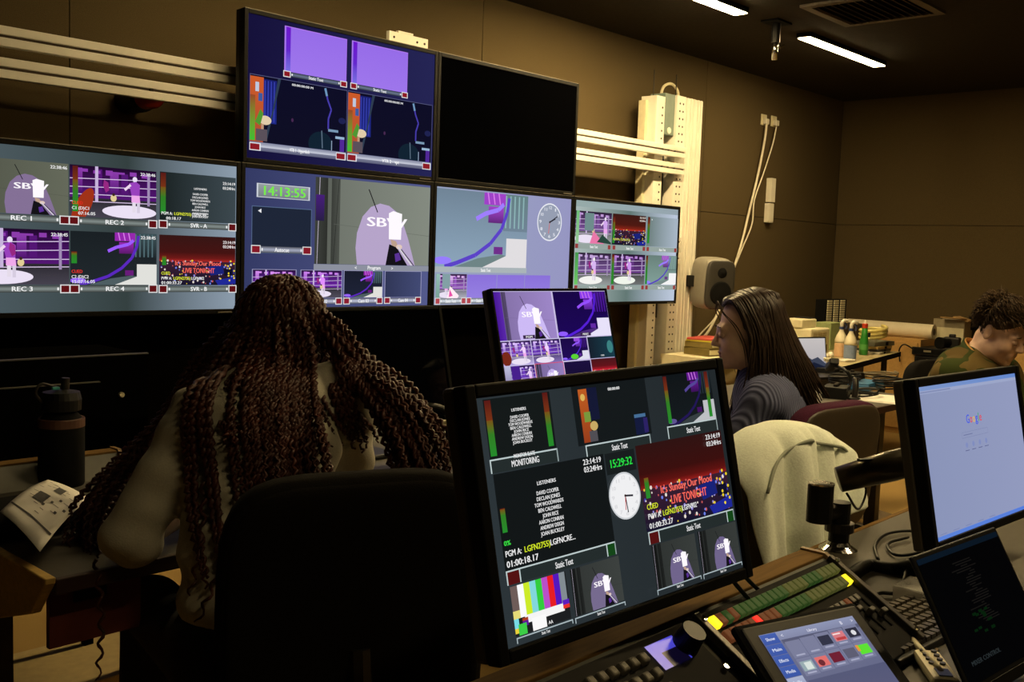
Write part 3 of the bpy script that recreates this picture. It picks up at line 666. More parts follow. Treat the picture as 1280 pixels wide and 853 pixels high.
# key pad panel
t = thing('keypad_panel', 'black control panel with round grey keys, blue display and knob', 'control panel', SL(-1.35, .12))
xa2, xb2 = -1.62, -1.16
pp = MB(t).box(SL((xa2+xb2)/2, .122, .004), (xb2-xa2, .215, .010), RSL).build('panel_plate', M_pan, t, bevel=.002)
M_keyc = mat('worn_key', (.12, .11, .09), .5, spec=.2, var=.3, scale=90)
for r in range(4):
    for k in range(6): MB(t).box(SL(-1.42+.024*k, .045+.028*r, .014), (.018, .019, .012), RSL, taper=.8).build('key', M_keyc, pp, bevel=.003)
a = Art(SL(-1.275, .028, .0105), (1, 0, 0), (0, -C30, -S30), .07, .045, 1e-5); a.rect(0, 0, 1, 1, (74, 70, 205), (64, 62, 185)); a.rect(.3, .42, .95, 1, (10, 6, 30)); a.build('display', M_screen, t)
MB(t).cyl(SL(-1.195, .05, .008), SL(-1.195, .05, .04), .022, .019, n=24).build('jog_knob', M_black, t, smooth=False)
for x, d in ((xb2-.006, .03), (xb2-.006, .11), (xb2-.006, .21), (xa2+.006, .03)): MB(t).cyl(SL(x, d, .009), SL(x, d, .016), .005, n=8).build('screw', M_chrome, t)
p = onz(678, 850, .80)
g = [[(p[0]-.05+.1*i/6, p[1]-.02+.03*j/4 + .004*math.sin(i*1.7), .795+.012*math.sin(i*1.3+j)+.004*j) for i in range(7)] for j in range(5)]
o = MB().sheet(g).build('purple_cloth', mat('purple_cloth', (.22, .01, .22), .8), None, smooth=True, solid=.006, sub=1); tag(o, 'crumpled purple cloth on the near console below the big monitor', 'cloth')

# ================================================================== monitors
def frame_of(p):
    c = Vector(p[:3]); y, tt, r = p[3:]
    ex = Vector((math.cos(y), math.sin(y), 0)); n = Vector((-math.sin(y), math.cos(y), 0)); ez = Vector((0, 0, 1))*math.cos(tt)+n*math.sin(tt)
    e1 = ex*math.cos(r)+ez*math.sin(r); e3 = ez*math.cos(r)-ex*math.sin(r); e2 = e3.cross(e1)
    m = Matrix((e1, e2, e3)).transposed().to_4x4(); m.translation = c; return m, e1, e2, e3
def monitor(label, p, w, h, paint, base, bez=.017, depth=.045, foot=None, name='monitor', m_side=None, mat_s=None, bot=None):
    F, e1, e2, e3 = frame_of(p); fz = foot[2] if foot else ZD
    bp = Vector(foot if foot else (p[0], p[1]+.12, fz)); t = thing(name, label, 'monitor', bp)
    b = bez; bb = bot or bez
    m = MB(t, F)
    m.bb((-w/2-b, -.006, -h/2-bb), (-w/2, .02, h/2+b)); m.bb((w/2, -.006, -h/2-bb), (w/2+b, .02, h/2+b)); m.bb((-w/2, -.006, h/2), (w/2, .02, h/2+b)); m.bb((-w/2, -.006, -h/2-bb), (w/2, .02, -h/2))
    m.build('bezel', M_bezel, t, bevel=.003)
    MB(t, F).bb((-w/2-b, .02, -h/2-bb), (w/2+b, depth, h/2+b)).build('back_shell', m_side or mat('monitor_side', (.05, .043, .032), .5), t, bevel=.006)
    MB(t, F).bb((-.1, depth, -.09), (.1, depth+.03, .09)).build('rear_boss', M_black, t, bevel=.006)
    c = Vector(p[:3]); tl = c - e1*w/2 + e3*h/2
    a = Art(tl, e1, -e3, w, h, 2.5e-5); a.rect(0, 0, 1, 1, *base)
    if paint: paint(a)
    a.build('screen', mat_s or M_screen, t)
    if foot:
        top = c + e2*(depth+.03)
        MB(t).tube([tuple(top), tuple(top+e2*.03), (bp.x, bp.y, top.z-.04), (bp.x, bp.y, fz+.015)], .018, 10).build('neck', M_black, t, smooth=True)
        MB(t).bb((bp.x-.13, bp.y-.10, fz), (bp.x+.13, bp.y+.09, fz+.016)).build('foot', M_black, t, bevel=.006)
    return t
def lab(a, u0, v0, u1, v1, txt, sq=True, tw=None, u=None):
    a.rect(u0, v0, u1, v1, (36, 44, 44)); a.rect(u0, v0, u1, v0+.006, (190, 205, 205)); a.rect(u0, v0, u0+.004, v1, (190, 205, 205)); a.rect(u1-.004, v0, u1, v1, (150, 165, 165))
    if sq:
        a.rect(u0+.004, v0+.006, u0+.044, v1, (84, 18, 18)); a.rect(u0+.044, v0, u0+.048, v1, (190, 205, 205)); a.rect(u1-.034, v0+.006, u1-.004, v1, (20, 70, 24)); a.rect(u1-.038, v0, u1-.034, v1, (190, 205, 205))
    a.text(txt, u or (u0+u1)/2, v1-.012, .026, (235, 235, 235), 'c', width=tw or .066)
def paint_M(a):
    a.rect(0, 0, 1, 1, (44, 52, 56), (34, 40, 43), True); W_ = (238, 238, 238)
    a.rect(.026, .008, .262, .25, (20, 25, 25)); meter(a, .03, .013, .051, .24, .36); meter(a, .235, .01, .254, .239, .36)
    s = a.sub(.026, .008, .262, .25); s.text('LISTENERS', .5, .26, .05, W_, 'c', width=.22)
    for k in range(8): s.text(('DAVID COOPER', 'DECLAN JONES', 'TOM WOODWARDS', 'BEN CALDWELL', 'JOHN RICE', 'AARON CONRAN', 'ANDREW DEIGN', 'JOAN BUCKLEY')[k], .5, .38+.062*k, .05, W_, 'c', width=(.28, .3, .36, .32, .22, .3, .31, .29)[k])
    lab(a, .023, .252, .264, .308, 'MONITORING', False, .098); a.text('MONITOR SLATE', .143, .262, .016, W_, 'c', width=.075)
    s = a.sub(.345, .0, .655, .262); s.rect(0, 0, 1, 1, (20, 25, 27)); s.rect(.08, .06, .19, .96, (190, 92, 34), (150, 60, 28)); s.rect(.19, .05, .32, .6, (20, 24, 52)); s.ell(.23, .7, .05, .08, (200, 170, 100)); s.rect(.12, .45, .2, .62, (120, 150, 60)); s.rect(.16, .78, .26, .96, (80, 78, 84)); s.ell(.13, .2, .03, .06, (220, 180, 90))
    s.rect(.78, .62, .94, .98, (20, 26, 60)); s.rect(.78, .62, .94, .68, (70, 110, 150)); s.rect(.90, .7, .96, .96, (44, 34, 100)); s.text('00:00:00', .55, .14, .05, W_, 'c', width=.16)
    lab(a, .371, .262, .645, .318, 'Static Text', False)
    s = a.sub(.735, 0, .968, .243); P_dark(s, (16, 21, 24), (34, 22, 84), (96, 26, 140), (190, 192, 196), (30, 40, 44)); meter(s, 0, .02, .07, .95, .3); meter(s, .86, .02, .93, .95, .35)
    lab(a, .724, .243, .968, .302, 'Static Text', False)
    a.rect(.026, .312, .434, .70, (18, 22, 23)); s = a.sub(.026, .312, .434, .70); P_list(s, u=.44, v=.20, dv=.062); s.text('23:14:19', .97, .085, .062, W_, 'r', width=.175); s.text('03:24Hrs', .97, .17, .062, W_, 'r', width=.175)
    meter(s, .018, .36, .058, .61, .04); s.text('0%', .015, .745, .05, (60, 230, 70), width=.055); s.text('PGM A:', .015, .86, .062, W_, width=.135); s.text('LGFN2755)', .175, .86, .062, (215, 235, 40), width=.225); s.text('LGFNCRE...', .402, .86, .062, W_, width=.23); s.text('01:00:18.17', .015, .97, .066, W_, width=.27)
    lab(a, .026, .70, .434, .757, 'Static Text')
    a.rect(.438, .315, .562, .41, (24, 29, 30)); a.text('15:29:32', .5, .382, .036, (40, 225, 70), 'c', width=.096)
    clock(a, .499, .515, .066, .106, (240, 240, 242), (205, 208, 212), (215, 215, 218), 97, 175, (200, 50, 50))
    s = a.sub(.568, .305, .976, .70); P_city(s, (110, 22, 20)); meter(s, .03, .38, .075, .62, .02); s.text('23:14:19', .965, .085, .06, W_, 'r', width=.18); s.text('03:24Hrs', .965, .17, .06, W_, 'r', width=.18)
    s.text('CUED', .02, .75, .062, (220, 235, 40), width=.12); s.text('PVW A:', .02, .86, .062, W_, width=.14); s.text('LGFN2755)', .18, .86, .062, (215, 235, 40), width=.22); s.text('LGFN902', .40, .86, .062, W_, width=.17); s.text('01:00:33.27', .02, .97, .062, W_, width=.26)
    lab(a, .566, .70, .976, .757, 'Static Text')
    s = a.sub(.026, .762, .222, .958); s.rect(0, 0, 1, 1, (28, 30, 32)); s.rect(0, .0, .12, .5, (110, 92, 88)); s.rect(0, .5, .12, .66, (230, 220, 120)); s.rect(0, .66, .08, .85, (120, 220, 230)); s.rect(0, .85, .06, .95, (235, 210, 60))
    for k, c in enumerate(((252, 252, 252), (205, 235, 40), (130, 215, 220), (50, 205, 60), (185, 80, 200), (230, 30, 36), (84, 24, 190), (130, 140, 146))): s.rect(.12+.107*k, 0, .12+.107*(k+1), .66, c)
    s.rect(.19, .64, .9, .8, (245, 245, 245)); s.rect(.88, .58, 1, .68, (90, 30, 190)); s.rect(.88, .68, 1, .76, (230, 50, 40)); s.rect(.14, .68, .24, .74, (170, 60, 30)); s.rect(.14, .74, .24, .84, (90, 20, 150)); s.rect(.06, .78, .2, 1, (60, 205, 70)); s.rect(.3, .74, .55, 1, (250, 250, 250)); s.text('AA', .62, .97, .07, W_, 'c', width=.08)
    P_spot(a.sub(.238, .762, .430, .958), (58, 62, 60), (118, 106, 142)); P_spot(a.sub(.570, .762, .768, .962), (54, 58, 56), (112, 100, 140)); P_spot(a.sub(.782, .762, .974, .965), (52, 56, 54), (112, 100, 140))
    for u0, u1 in ((.024, .224), (.232, .43), (.567, .77), (.78, .976)):
        a.rect(u0, .962, u1, .967, (170, 185, 190)); a.rect(u0, .962, u0+.003, .985, (170, 185, 190)); a.rect(u1-.003, .962, u1, .98, (170, 185, 190)); a.text('Static Text', (u0+u1)/2, .982, .012, W_, 'c', width=.03)
def paint_P(a):
    a.rect(0, 0, 1, 1, (200, 190, 230))
    P_spot(a.sub(.003, .006, .490, .5), (150, 128, 190), (205, 186, 246)); a.sub(.003, .006, .490, .5).rect(0, 0, .12, 1, (70, 20, 150), (90, 40, 170), True)
    P_dark(a.sub(.503, .006, .998, .5), (22, 4, 70), (84, 30, 215), (140, 60, 235), (232, 226, 250), (60, 20, 120))
    for u, v, s_ in ((.245, .482, 'PGM'), (.75, .482, 'PRESET')): a.rect(u-.05, .455, u+.05, .492, (60, 40, 80)); a.text(s_, u, .485, .022, (240, 240, 240), 'c', width=.055)
    s = a.sub(.003, .51, .248, .752); P_ring(s, (130, 80, 200), (220, 190, 255), (190, 175, 230), .72, .6); s.ell(.13, .72, .16, .3, (120, 40, 26))
    P_ring(a.sub(.254, .51, .498, .752), (110, 60, 190), (220, 190, 255), (130, 110, 180), .5, .4)
    s = a.sub(.505, .51, .748, .745); P_dark(s, (26, 8, 70), (84, 40, 210), (130, 60, 220), (225, 225, 240), (50, 20, 100)); s.ell(.45, .85, .14, .12, (90, 210, 50))
    s = a.sub(.755, .51, .998, .745); s.rect(0, 0, 1, 1, (20, 30, 44), (24, 60, 74), True); s.ell(.85, .5, .12, .3, (60, 130, 130)); s.text('CUED', .5, .92, .07, (235, 235, 235), 'c', width=.14)
    s = a.sub(.003, .76, .248, .995); P_ring(s, (110, 60, 190), (215, 190, 255), (190, 180, 230), .8, .6); s.rect(0, 0, .2, 1, (190, 190, 220), (120, 110, 160)); s.rect(.22, 0, .5, .8, (70, 30, 140))
    a.rect(.252, .753, .5, .998, (220, 60, 90)); P_spot(a.sub(.256, .76, .496, .995), (140, 120, 180), (200, 180, 240))
    a.sub(.505, .76, .748, .995).rect(0, 0, 1, 1, (26, 14, 62), (20, 12, 50)); P_city(a.sub(.755, .752, .998, .995), (190, 30, 46), False)
def paint_G(a):
    a.rect(0, 0, 1, 1, (138, 148, 184), (146, 154, 190), True); a.rect(0, 0, 1, .028, (126, 150, 200), (100, 136, 205), True); a.rect(0, .028, 1, .05, (156, 166, 200)); a.rect(.02, .034, .3, .044, (130, 140, 180))
    u = .415
    for ch, c, w in (('G', (70, 90, 220), .033), ('o', (215, 70, 80), .023), ('o', (225, 180, 70), .023), ('g', (70, 90, 220), .023), ('l', (60, 160, 110), .007), ('e', (215, 70, 80), .023)):
        a.text(ch, u, .295, .06, c, width=w); u += w+.005
    a.frame(.355, .35, .62, .39, .0025, (122, 130, 170)); a.rect(.37, .367, .46, .373, (110, 118, 160))
    for k in range(4): a.ell(.39+.066*k, .44, .012, .019, (128, 140, 190), n=16); a.rect(.37+.066*k, .474, .41+.066*k, .479, (90, 96, 140))
    for k in range(5): a.rect(.04+.12*k, .962, .10+.12*k, .967, (120, 130, 175))
    a.rect(0, .975, 1, 1, (90, 130, 215), (84, 124, 220), True)
monitor('large near monitor with colour bars, round clock and clip tiles', (-1.2814, -3.0148, 1.0772, -.0869, .2191, .0235), .518, .324, paint_M, ((30, 36, 38),), bez=.0185, foot=(-1.25, -2.90, ZD))
monitor('tilted monitor with a purple camera grid behind the large near monitor', (.456, -1.42, 1.108, -.0173, .2484, 0.), .637, .3587, paint_P, ((200, 190, 230),), bez=.010, foot=(.47, -1.262, ZD))
monitor('switched-off black monitor behind the braided person', (-.42, -1.385, 1.045, -.0173, .2484, 0.), .637, .3587, None, ((1, 1, 1),), bez=.014, foot=(-.40, -1.262, ZD), mat_s=M_tv)
gm = monitor('right-hand near monitor showing a pale blue search page', (-.0755, -3.1191, 1.0101, -.0746, .1996, .004), .518, .324, paint_G, ((160, 175, 218),), bez=.0185)
# its monitor arm
F, e1, e2, e3 = frame_of((-.0755, -3.1191, 1.0101, -.0746, .1996, .004)); gb = Vector((-.0755, -3.1191, 1.0101)) + e2*.08
p0 = onz(1047, 692, ZD); px, py = float(p0[0]), float(p0[1])
def zp(u, v): return float(onx(u, v, px)[2]) if False else float(CAM[2]+ray(u, v)[2]*((px-CAM[0])*MC[2][0]+(py-CAM[1])*MC[2][1]-.1*0)/1.0)
dp = float(MC[2] @ (np.array([px, py, .9])-CAM))
zj = lambda v: float(at(1047, v, dp)[2])
MB(gm).lathe((px, py, ZD), [(.045, 0), (.045, .012), (.03, .022), (.024, .03)], 20).build('clamp_base', M_chrome, gm, smooth=False)
MB(gm).cyl((px, py, ZD+.03), (px, py, zj(628)), .024, n=18).build('post', M_black, gm, smooth=False)
MB(gm).cyl((px, py, zj(665)), (px, py, zj(654)), .034, n=18).build('post_collar', M_dkmetal, gm)
j = Vector([float(k) for k in at(1026, 612, dp-.03)])
MB(gm).tube([(px, py, zj(640)), (j.x, j.y, zj(640))], .02, 10).build('link_arm', M_dkmetal, gm)
MB(gm).cyl((j.x, j.y, zj(650)), (j.x, j.y, j.z+.012), .030, n=20).build('elbow_joint', M_black, gm)
MB(gm).lathe((j.x, j.y, j.z+.012), [(.031, 0), (.031, .004), (.02, .006)], 20).build('elbow_cap', M_chrome, gm)
a1 = Vector([float(k) for k in at(1048, 600, dp-.02)])
MB(gm).tube([a1, a1.lerp(gb, .5), gb], [.030, .036, .034], 14).build('upper_arm', mat('arm_tube', (.10, .085, .06), .28, metal=.85), gm, smooth=True)
am = a1.lerp(gb, .3); MB(gm).box(am+Vector((0, -.01, .03)), (.09, .012, .006), RZ(-.5)).build('arm_slot', M_black, gm)
MB(gm).tube(spline([tuple(a1+Vector((.05, 0, -.04))), tuple(a1+Vector((.12, 0, -.09))), tuple(a1+Vector((.16, 0, -.05))), tuple(a1+Vector((.13, .01, 0)))], 16), .003, 6).build('cable', M_black, gm, smooth=True)

# tablet on stand
F, e1, e2, e3 = frame_of((-1.0724, -3.2586, .8278, -.2993, .931, 0.))
t = thing('tablet', 'black tablet with blue menu and picture tiles propped up in front', 'tablet', (-1.07, -3.20, ZD))
w, h = .197, .148
MB(t, F).bb((-w/2-.022, .0, -h/2-.018), (w/2+.022, .009, h/2+.018)).build('tablet_body', M_black, t, bevel=.004)
MB(t, F).bb((-w/2-.030, .004, -h/2-.024), (w/2+.030, .018, h/2+.026)).build('case', M_blackm, t, bevel=.006)
c = Vector((-1.0724, -3.2586, .8278)) - e2*.0008
a = Art(c-e1*w/2+e3*h/2, e1, -e3, w, h, 1e-5); a.rect(0, 0, 1, 1, (108, 112, 142), (96, 100, 132)); a.rect(0, 0, 1, .095, (140, 148, 180), (128, 134, 166)); a.text('<', .2, .07, .04, (220, 220, 235)); a.text('Library', .52, .07, .03, (220, 220, 235), 'c', width=.1); a.text('B', .83, .07, .04, (220, 220, 235)); a.text('>', .95, .07, .04, (220, 220, 235))
for k in range(7):
    v0 = .005+.122*k; a.rect(.004, v0, .165, v0+.116, (170, 178, 205) if k == 4 else (62, 92, 172), (150, 158, 190) if k == 4 else (54, 84, 165)); a.text(('Show', 'Main', 'Effects', 'Media', 'Stills', 'Macro', 'Audio')[k], .085, v0+.075, .035, (215, 222, 240), 'c', width=.09)
a.rect(.18, .095, 1, .14, (84, 88, 116))
for r in range(2):
    for k in range(5):
        u0, v0 = .195+.156*k, .125+.2*r-.008*k; a.rect(u0, v0, u0+.148, v0+.19, (120, 124, 154)); c2 = {(0, 2): (44, 48, 70), (0, 3): (214, 120, 128), (0, 4): (40, 42, 62), (1, 0): (150, 170, 176), (1, 1): (225, 110, 108), (1, 2): (110, 26, 50), (1, 3): (92, 92, 114), (1, 4): (92, 225, 50)}.get((r, k))
        if c2: a.rect(u0+.014, v0+.035, u0+.136, v0+.14, c2)
        if (r, k) == (0, 3): a.rect(u0+.03, v0+.1, u0+.13, v0+.13, (185, 60, 64)); a.rect(u0+.02, v0+.05, u0+.1, v0+.065, (245, 220, 220))
        if (r, k) == (0, 4): a.ell(u0+.08, v0+.09, .025, .03, (220, 220, 225))
        if (r, k) == (1, 1): a.ell(u0+.06, v0+.1, .03, .035, (110, 40, 50)); 
        if (r, k) == (1, 0): a.rect(u0+.05, v0+.05, u0+.12, v0+.13, (215, 225, 220))
        if (r, k) == (1, 4): a.rect(u0, v0+.03, u0+.03, v0+.1, (225, 150, 60))
        a.rect(u0+.03, v0+.155, u0+.12, v0+.172, (165, 168, 195))
a.rect(.18, .56, 1, 1, (84, 88, 120), (92, 92, 122)); a.rect(.6, .8, .95, .84, (150, 120, 128))
a.build('screen', M_screen, t)
MB(t).prism([(-1.16, -3.262, ZD), (-1.16, -3.345, ZD), (-1.16, -3.33, .752), (-1.16, -3.24, .795), (-1.16, -3.22, .785)], (.16, -.03, 0)).build('stand', M_blackm, t, bevel=.004)

# dark laptop at the right front
F, e1, e2, e3 = frame_of((-.734, -3.355, .872, -.0907, .5216, 0.)); lw, lh = .31, .215
t = thing('laptop', 'dark laptop with black lid open at the right front edge', 'laptop', (-.72, -3.5, ZD))
MB(t, F).bb((-lw/2, 0, -lh/2), (lw/2, .007, lh/2)).build('lid', M_black, t, bevel=.004, seg=3)
c = Vector((-.734, -3.355, .872)) - e2*.0006
a = Art(c-e1*(lw/2-.008)+e3*(lh/2-.008), e1, -e3, lw-.016, lh-.016, 1e-5); a.rect(0, 0, 1, 1, (3, 3, 4)); a.rect(0, .0, 1, .045, (10, 22, 34)); r = random.Random(3)
for k in range(26): a.rect(r.uniform(.3, .5), .12+k*.02, r.uniform(.5, .62), .128+k*.02, (22, 20, 18))
for k in range(18): u, v = r.uniform(.25, .5), r.uniform(.52, .68); a.rect(u, v, u+.04, v+.02, (6, 30, 10))
a.text('MIXER CONTROL', .1, .88, .035, (40, 46, 48), width=.35)
a.build('screen', M_tv, t)
hb = Vector((-.734, -3.355, .872)) - e3*(lh/2); Rl = RZ(-.0907)
lb_ = MB(t).box(Vector((hb.x, hb.y, ZD+.009)) + Rl @ Vector((0, -.11, 0)), (lw, .22, .018), Rl).build('base', M_dkmetal, t, bevel=.004)
for sx in (-.1, .1): MB(t).cyl(Vector((hb.x, hb.y, ZD+.02)) + Rl @ Vector((sx-.02, .004, 0)), Vector((hb.x, hb.y, ZD+.02)) + Rl @ Vector((sx+.02, .004, 0)), .008, n=8).build('hinge', M_black, t)
MB(t).prism([hb + e1*k for k in (-.14, .14)] + [Vector((hb.x, hb.y, ZD+.018)) + Rl @ Vector((k, .004, 0)) for k in (.14, -.14)], (0, .006, 0)).build('lid_skirt', M_black, t)
for r_ in range(5):
    for k in range(12): MB(t).box(Vector((hb.x, hb.y, ZD+.0195)) + Rl @ Vector((-.135+.0245*k, -.03-.021*r_, 0)), (.020, .017, .004), Rl).build('key', M_black, lb_)

# keyboard
p = onz(1130, 785, ZD+.012); Rk = RZ(-.06)
t = thing('keyboard', 'black computer keyboard on the near desk left of the dark laptop', 'keyboard', (p[0], p[1], ZD))
pc = Vector((float(p[0]), float(p[1]), ZD))
kb = MB(t).box(pc+Vector((.03, 0, .008)), (.40, .15, .016), Rk).build('keyboard_body', M_black, t, bevel=.004)
M_kc = mat('key_cap', (.04, .033, .022), .45, var=.1)
ksrc = None
for r_ in range(6):
    for k in range(18):
        if ksrc is None: ksrc = MB().box((0, 0, 0), (.0175, .0185, .008), taper=.85).build('key', M_kc, kb); o = ksrc
        else: o = ksrc.copy(); COL.objects.link(o)
        v = Rk @ Vector((-.155+.0215*k, .06-.0235*r_, 0)); o.location = (v.x+.03, v.y, .0195); o.rotation_euler = (0, 0, -.06)
# clear plastic box
p = onz(1143, 752, ZD); t = thing('plastic_case', 'small clear plastic case beside the keyboard', 'case', (p[0], p[1], ZD))
M_clear = mat('clear_plastic', (.75, .75, .72), .15, var=.03, alpha=.35); pc = Vector([float(k) for k in p])
m = MB(t); m.bb((pc.x-.04, pc.y-.03, ZD), (pc.x+.05, pc.y+.03, ZD+.003))
for b in (((-.04, -.03), (.05, -.028)), ((-.04, .028), (.05, .03)), ((-.04, -.028), (-.038, .028)), ((.048, -.028), (.05, .028)), ((.0, -.028), (.002, .028))): m.bb((pc.x+b[0][0], pc.y+b[0][1], ZD+.003), (pc.x+b[1][0], pc.y+b[1][1], ZD+.032))
m.build('tray', M_clear, t); MB(t).bb((pc.x-.041, pc.y-.031, ZD+.032), (pc.x+.051, pc.y+.031, ZD+.036)).build('lid', M_clear, t, bevel=.002)
# remote and pen
p = onz(1170, 838, ZD+.01); pc = Vector([float(k) for k in p]); Rr = RZ(-.95)
t = thing('remote_control', 'cream remote control lying in front of the keyboard', 'remote control', (pc.x, pc.y, ZD))
MB(t).box(pc+Vector((0, 0, .002)), (.045, .13, .02), Rr).build('remote_body', M_cream, t, bevel=.008)
for k in range(4):
    for i in (-1, 1): MB(t).cyl(pc + Rr @ Vector((i*.009, .05-.018*k, .012)), pc + Rr @ Vector((i*.009, .05-.018*k, .0155)), .005, n=10).build('remote_button', M_key, t)
MB(t).box(pc + Rr @ Vector((0, -.04, .0125)), (.022, .03, .002), Rr).build('remote_label', M_dkmetal, t)
p = onz(1160, 822, ZD+.02); pc = Vector([float(k) for k in p]); o = MB().tube([pc+Vector((-.05, -.04, 0)), pc+Vector((.06, .05, 0)), pc+Vector((.075, .062, 0))], [.006, .006, .002], 10).build('pen', M_cream, None, smooth=True); tag(o, 'cream pen lying next to the remote control', 'pen')
o = MB().bb((-.47, -3.46, ZD), (-.20, -3.27, ZD+.004)).build('paper_sheet', mat('bluish_paper', (.38, .40, .52), .8), None); tag(o, 'bluish paper sheet on the desk right of the dark laptop', 'paper')
# cables on the near desk
M_bc = M_black
def zc(u, v, z=ZD+.008): return onz(u, v, z)
cable([zc(1062, 722), zc(1085, 708), zc(1115, 712), zc(1145, 706)], .016, M_bc, 'thick black cable bundle behind the keyboard', cat='cable')
cable([zc(1098, 700), zc(1094, 682), zc(1108, 668), zc(1140, 664), zc(1170, 672), zc(1150, 690), zc(1120, 694), zc(1110, 680), zc(1135, 672)], .004, M_bc, 'thin black cable looped below the search page monitor')
cable([zc(925, 715, .90), zc(945, 735, .86), zc(975, 762, .82), zc(1005, 785, .80)], .004, M_bc, 'thin black cable crossing the lit button rows, upper of two')
cable([zc(912, 722, .90), zc(935, 748, .86), zc(962, 775, .82), zc(985, 795, .80)], .004, M_bc, 'thin black cable crossing the lit button rows, lower of two')
cable([zc(1075, 750), zc(1100, 742), zc(1125, 738), zc(1135, 700)], .004, M_bc, 'thin black cable beside the clear plastic case')
# ================================================================== far row desk items
# black equipment behind the bottle
a0, a1 = ony(0, 450, -.85), ony(185, 441, -.85)
t = thing('equipment_case', 'low black equipment case behind the far desk on the left', 'equipment', (-1.4, -.9, 0))
for xx in (-2.3, float(a1[0])-.05):
    for yy in (-.82, -.53): MB(t).bb((xx-.015, yy-.015, .031), (xx+.015, yy+.015, .6)).build('stand_leg', _M['deep_black'] if 'deep_black' in _M else mat('deep_black', (.0025, .0025, .0025), 1., spec=0.), t)
MB(t).bb((-2.4, -.85, .6), (a1[0], -.5, a1[2]-.004)).build('case_body', mat('deep_black', (.0025, .0025, .0025), 1., spec=0.), t)
MB(t).bb((-2.4, -.854, a1[2]-.004), (a1[0], -.84, a1[2])).build('top_trim', mat('pale_edge', (.10, .095, .085), .5), t)  # paler grey strip along the top edge
a2 = ony(125, 477, -.88)
MB(t).bb((-2.4, -.88, .6), (a2[0], -.85, a2[2]-.003)).build('front_unit', _M['deep_black'], t)
MB(t).bb((-2.4, -.884, a2[2]-.003), (a2[0], -.87, a2[2])).build('front_trim', _M['pale_edge'], t)
MB(t).cyl((a2[0]+.08, -.85, a2[2]-.05), (a2[0]+.08, -.862, a2[2]-.05), .008, n=10).build('latch', M_cream, t)
p = onz(80, 832, .0)
o = MB().bb((-2.2, -.84, .0), (.35, -.45, .03)).build('floor_trunking', mat('pale_trunking', (.40, .30, .13), .6), None, bevel=.004); tag(o, 'pale flat cable trunking on the floor behind the far desk', 'trunking')
# water bottle
p = onz(77, 606, ZD); x, y = float(p[0]), float(p[1]); dpt = float(MC[2] @ (p-CAM)); sc = dpt/FOC
t = thing('water_bottle', 'black water bottle with a loop cap on the far desk at left', 'bottle', (x, y, ZD))
r = 27*sc; H1 = (606-520)*sc
MB(t).lathe((x, y, ZD), [(r*.96, 0), (r, .006), (r, H1*.9), (r*.97, H1*.96), (r*.62, H1*1.08), (r*.6, H1*1.12)], 28).build('bottle_body', M_blackm, t, smooth=True)
MB(t).lathe((x, y, ZD+H1*.86), [(r*1.012, 0), (r*1.012, .022), (r, .024)], 28).build('band', mat('brown_band', (.10, .045, .03), .4), t, smooth=False)
zc0 = ZD+H1*1.10
MB(t).lathe((x, y, zc0), [(r*.86, 0), (r*.88, .03), (r*.8, .05), (r*.3, .056)], 24).build('cap', M_black, t, smooth=False)
MB(t).tube(spline([(x-r*.8, y, zc0+.02), (x-r*1.15, y, zc0+.05), (x-r*.9, y, zc0+.075), (x-r*.2, y, zc0+.062)], 14), .004, 8).build('carry_loop', M_dkmetal, t, smooth=True)
MB(t).cyl((x+.01, y, zc0+.05), (x+.012, y, zc0+.088), .011, n=12).build('spout', M_dkmetal, t)
MB(t).box((x-.02, y-.01, zc0+.062), (.02, .012, .008)).build('teal_clip', mat('teal_clip', (.05, .35, .35), .3), t, bevel=.002)
# call sheet
PA = [onz(0, 640, .80), onz(60, 600, .775), onz(113, 624, .765), onz(50, 690, .80)]
A, B, Cc, D = [np.array(k) for k in PA]; g = []
for i in range(9):
    row = []
    for k in range(9):
        s, q = i/8, k/8; P_ = (A*(1-q)+B*q)*(1-s)+(D*(1-q)+Cc*q)*s; P_[2] += .014*math.sin(math.pi*q)*.8+.006*math.sin(math.pi*s); row.append(tuple(P_))
    g.append(row)
t = thing('call_sheet', 'printed paper sheet with a table, on the far desk left of the braided person', 'paper', (A[0], A[1], ZD))
MB(t).sheet(g).build('sheet', M_paper, t, smooth=True, solid=.0008)
M_ink = mat('ink', (.06, .06, .06), .8)
def ink(s0, q0, s1, q1, nm):
    gg = []
    for i in range(3):
        row = []
        for k in range(3):
            s = s0+(s1-s0)*i/2; q = q0+(q1-q0)*k/2; P_ = (A*(1-q)+B*q)*(1-s)+(D*(1-q)+Cc*q)*s; P_[2] += .014*math.sin(math.pi*q)*.8+.006*math.sin(math.pi*s)+.0018; row.append(tuple(P_))
        gg.append(row)
    MB(t).sheet(gg).build(nm, M_ink, t)
ink(.02, .18, .98, .205, 'printed_line'); ink(.25, .42, .5, .60, 'printed_block'); ink(.42, .72, .6, .86, 'printed_block'); rr = random.Random(5)
for k in range(22): s0, q0 = rr.uniform(.1, .8), rr.uniform(.26, .92); ink(s0, q0, s0+rr.uniform(.08, .16), q0+.008, 'printed_line')
for k in range(5): s0, q0 = .5+.09*k, .40+.1*(k % 3); ink(s0, q0, s0+.05, q0+.04, 'printed_block')
p = onz(20, 655, ZD); o = MB().bb((p[0]-.1, p[1]-.13, ZD), (p[0]+.2, p[1]+.2, ZD+.02)).build('clipboard', M_blackm, None, bevel=.003); tag(o, 'black folder under the printed paper sheet', 'folder')
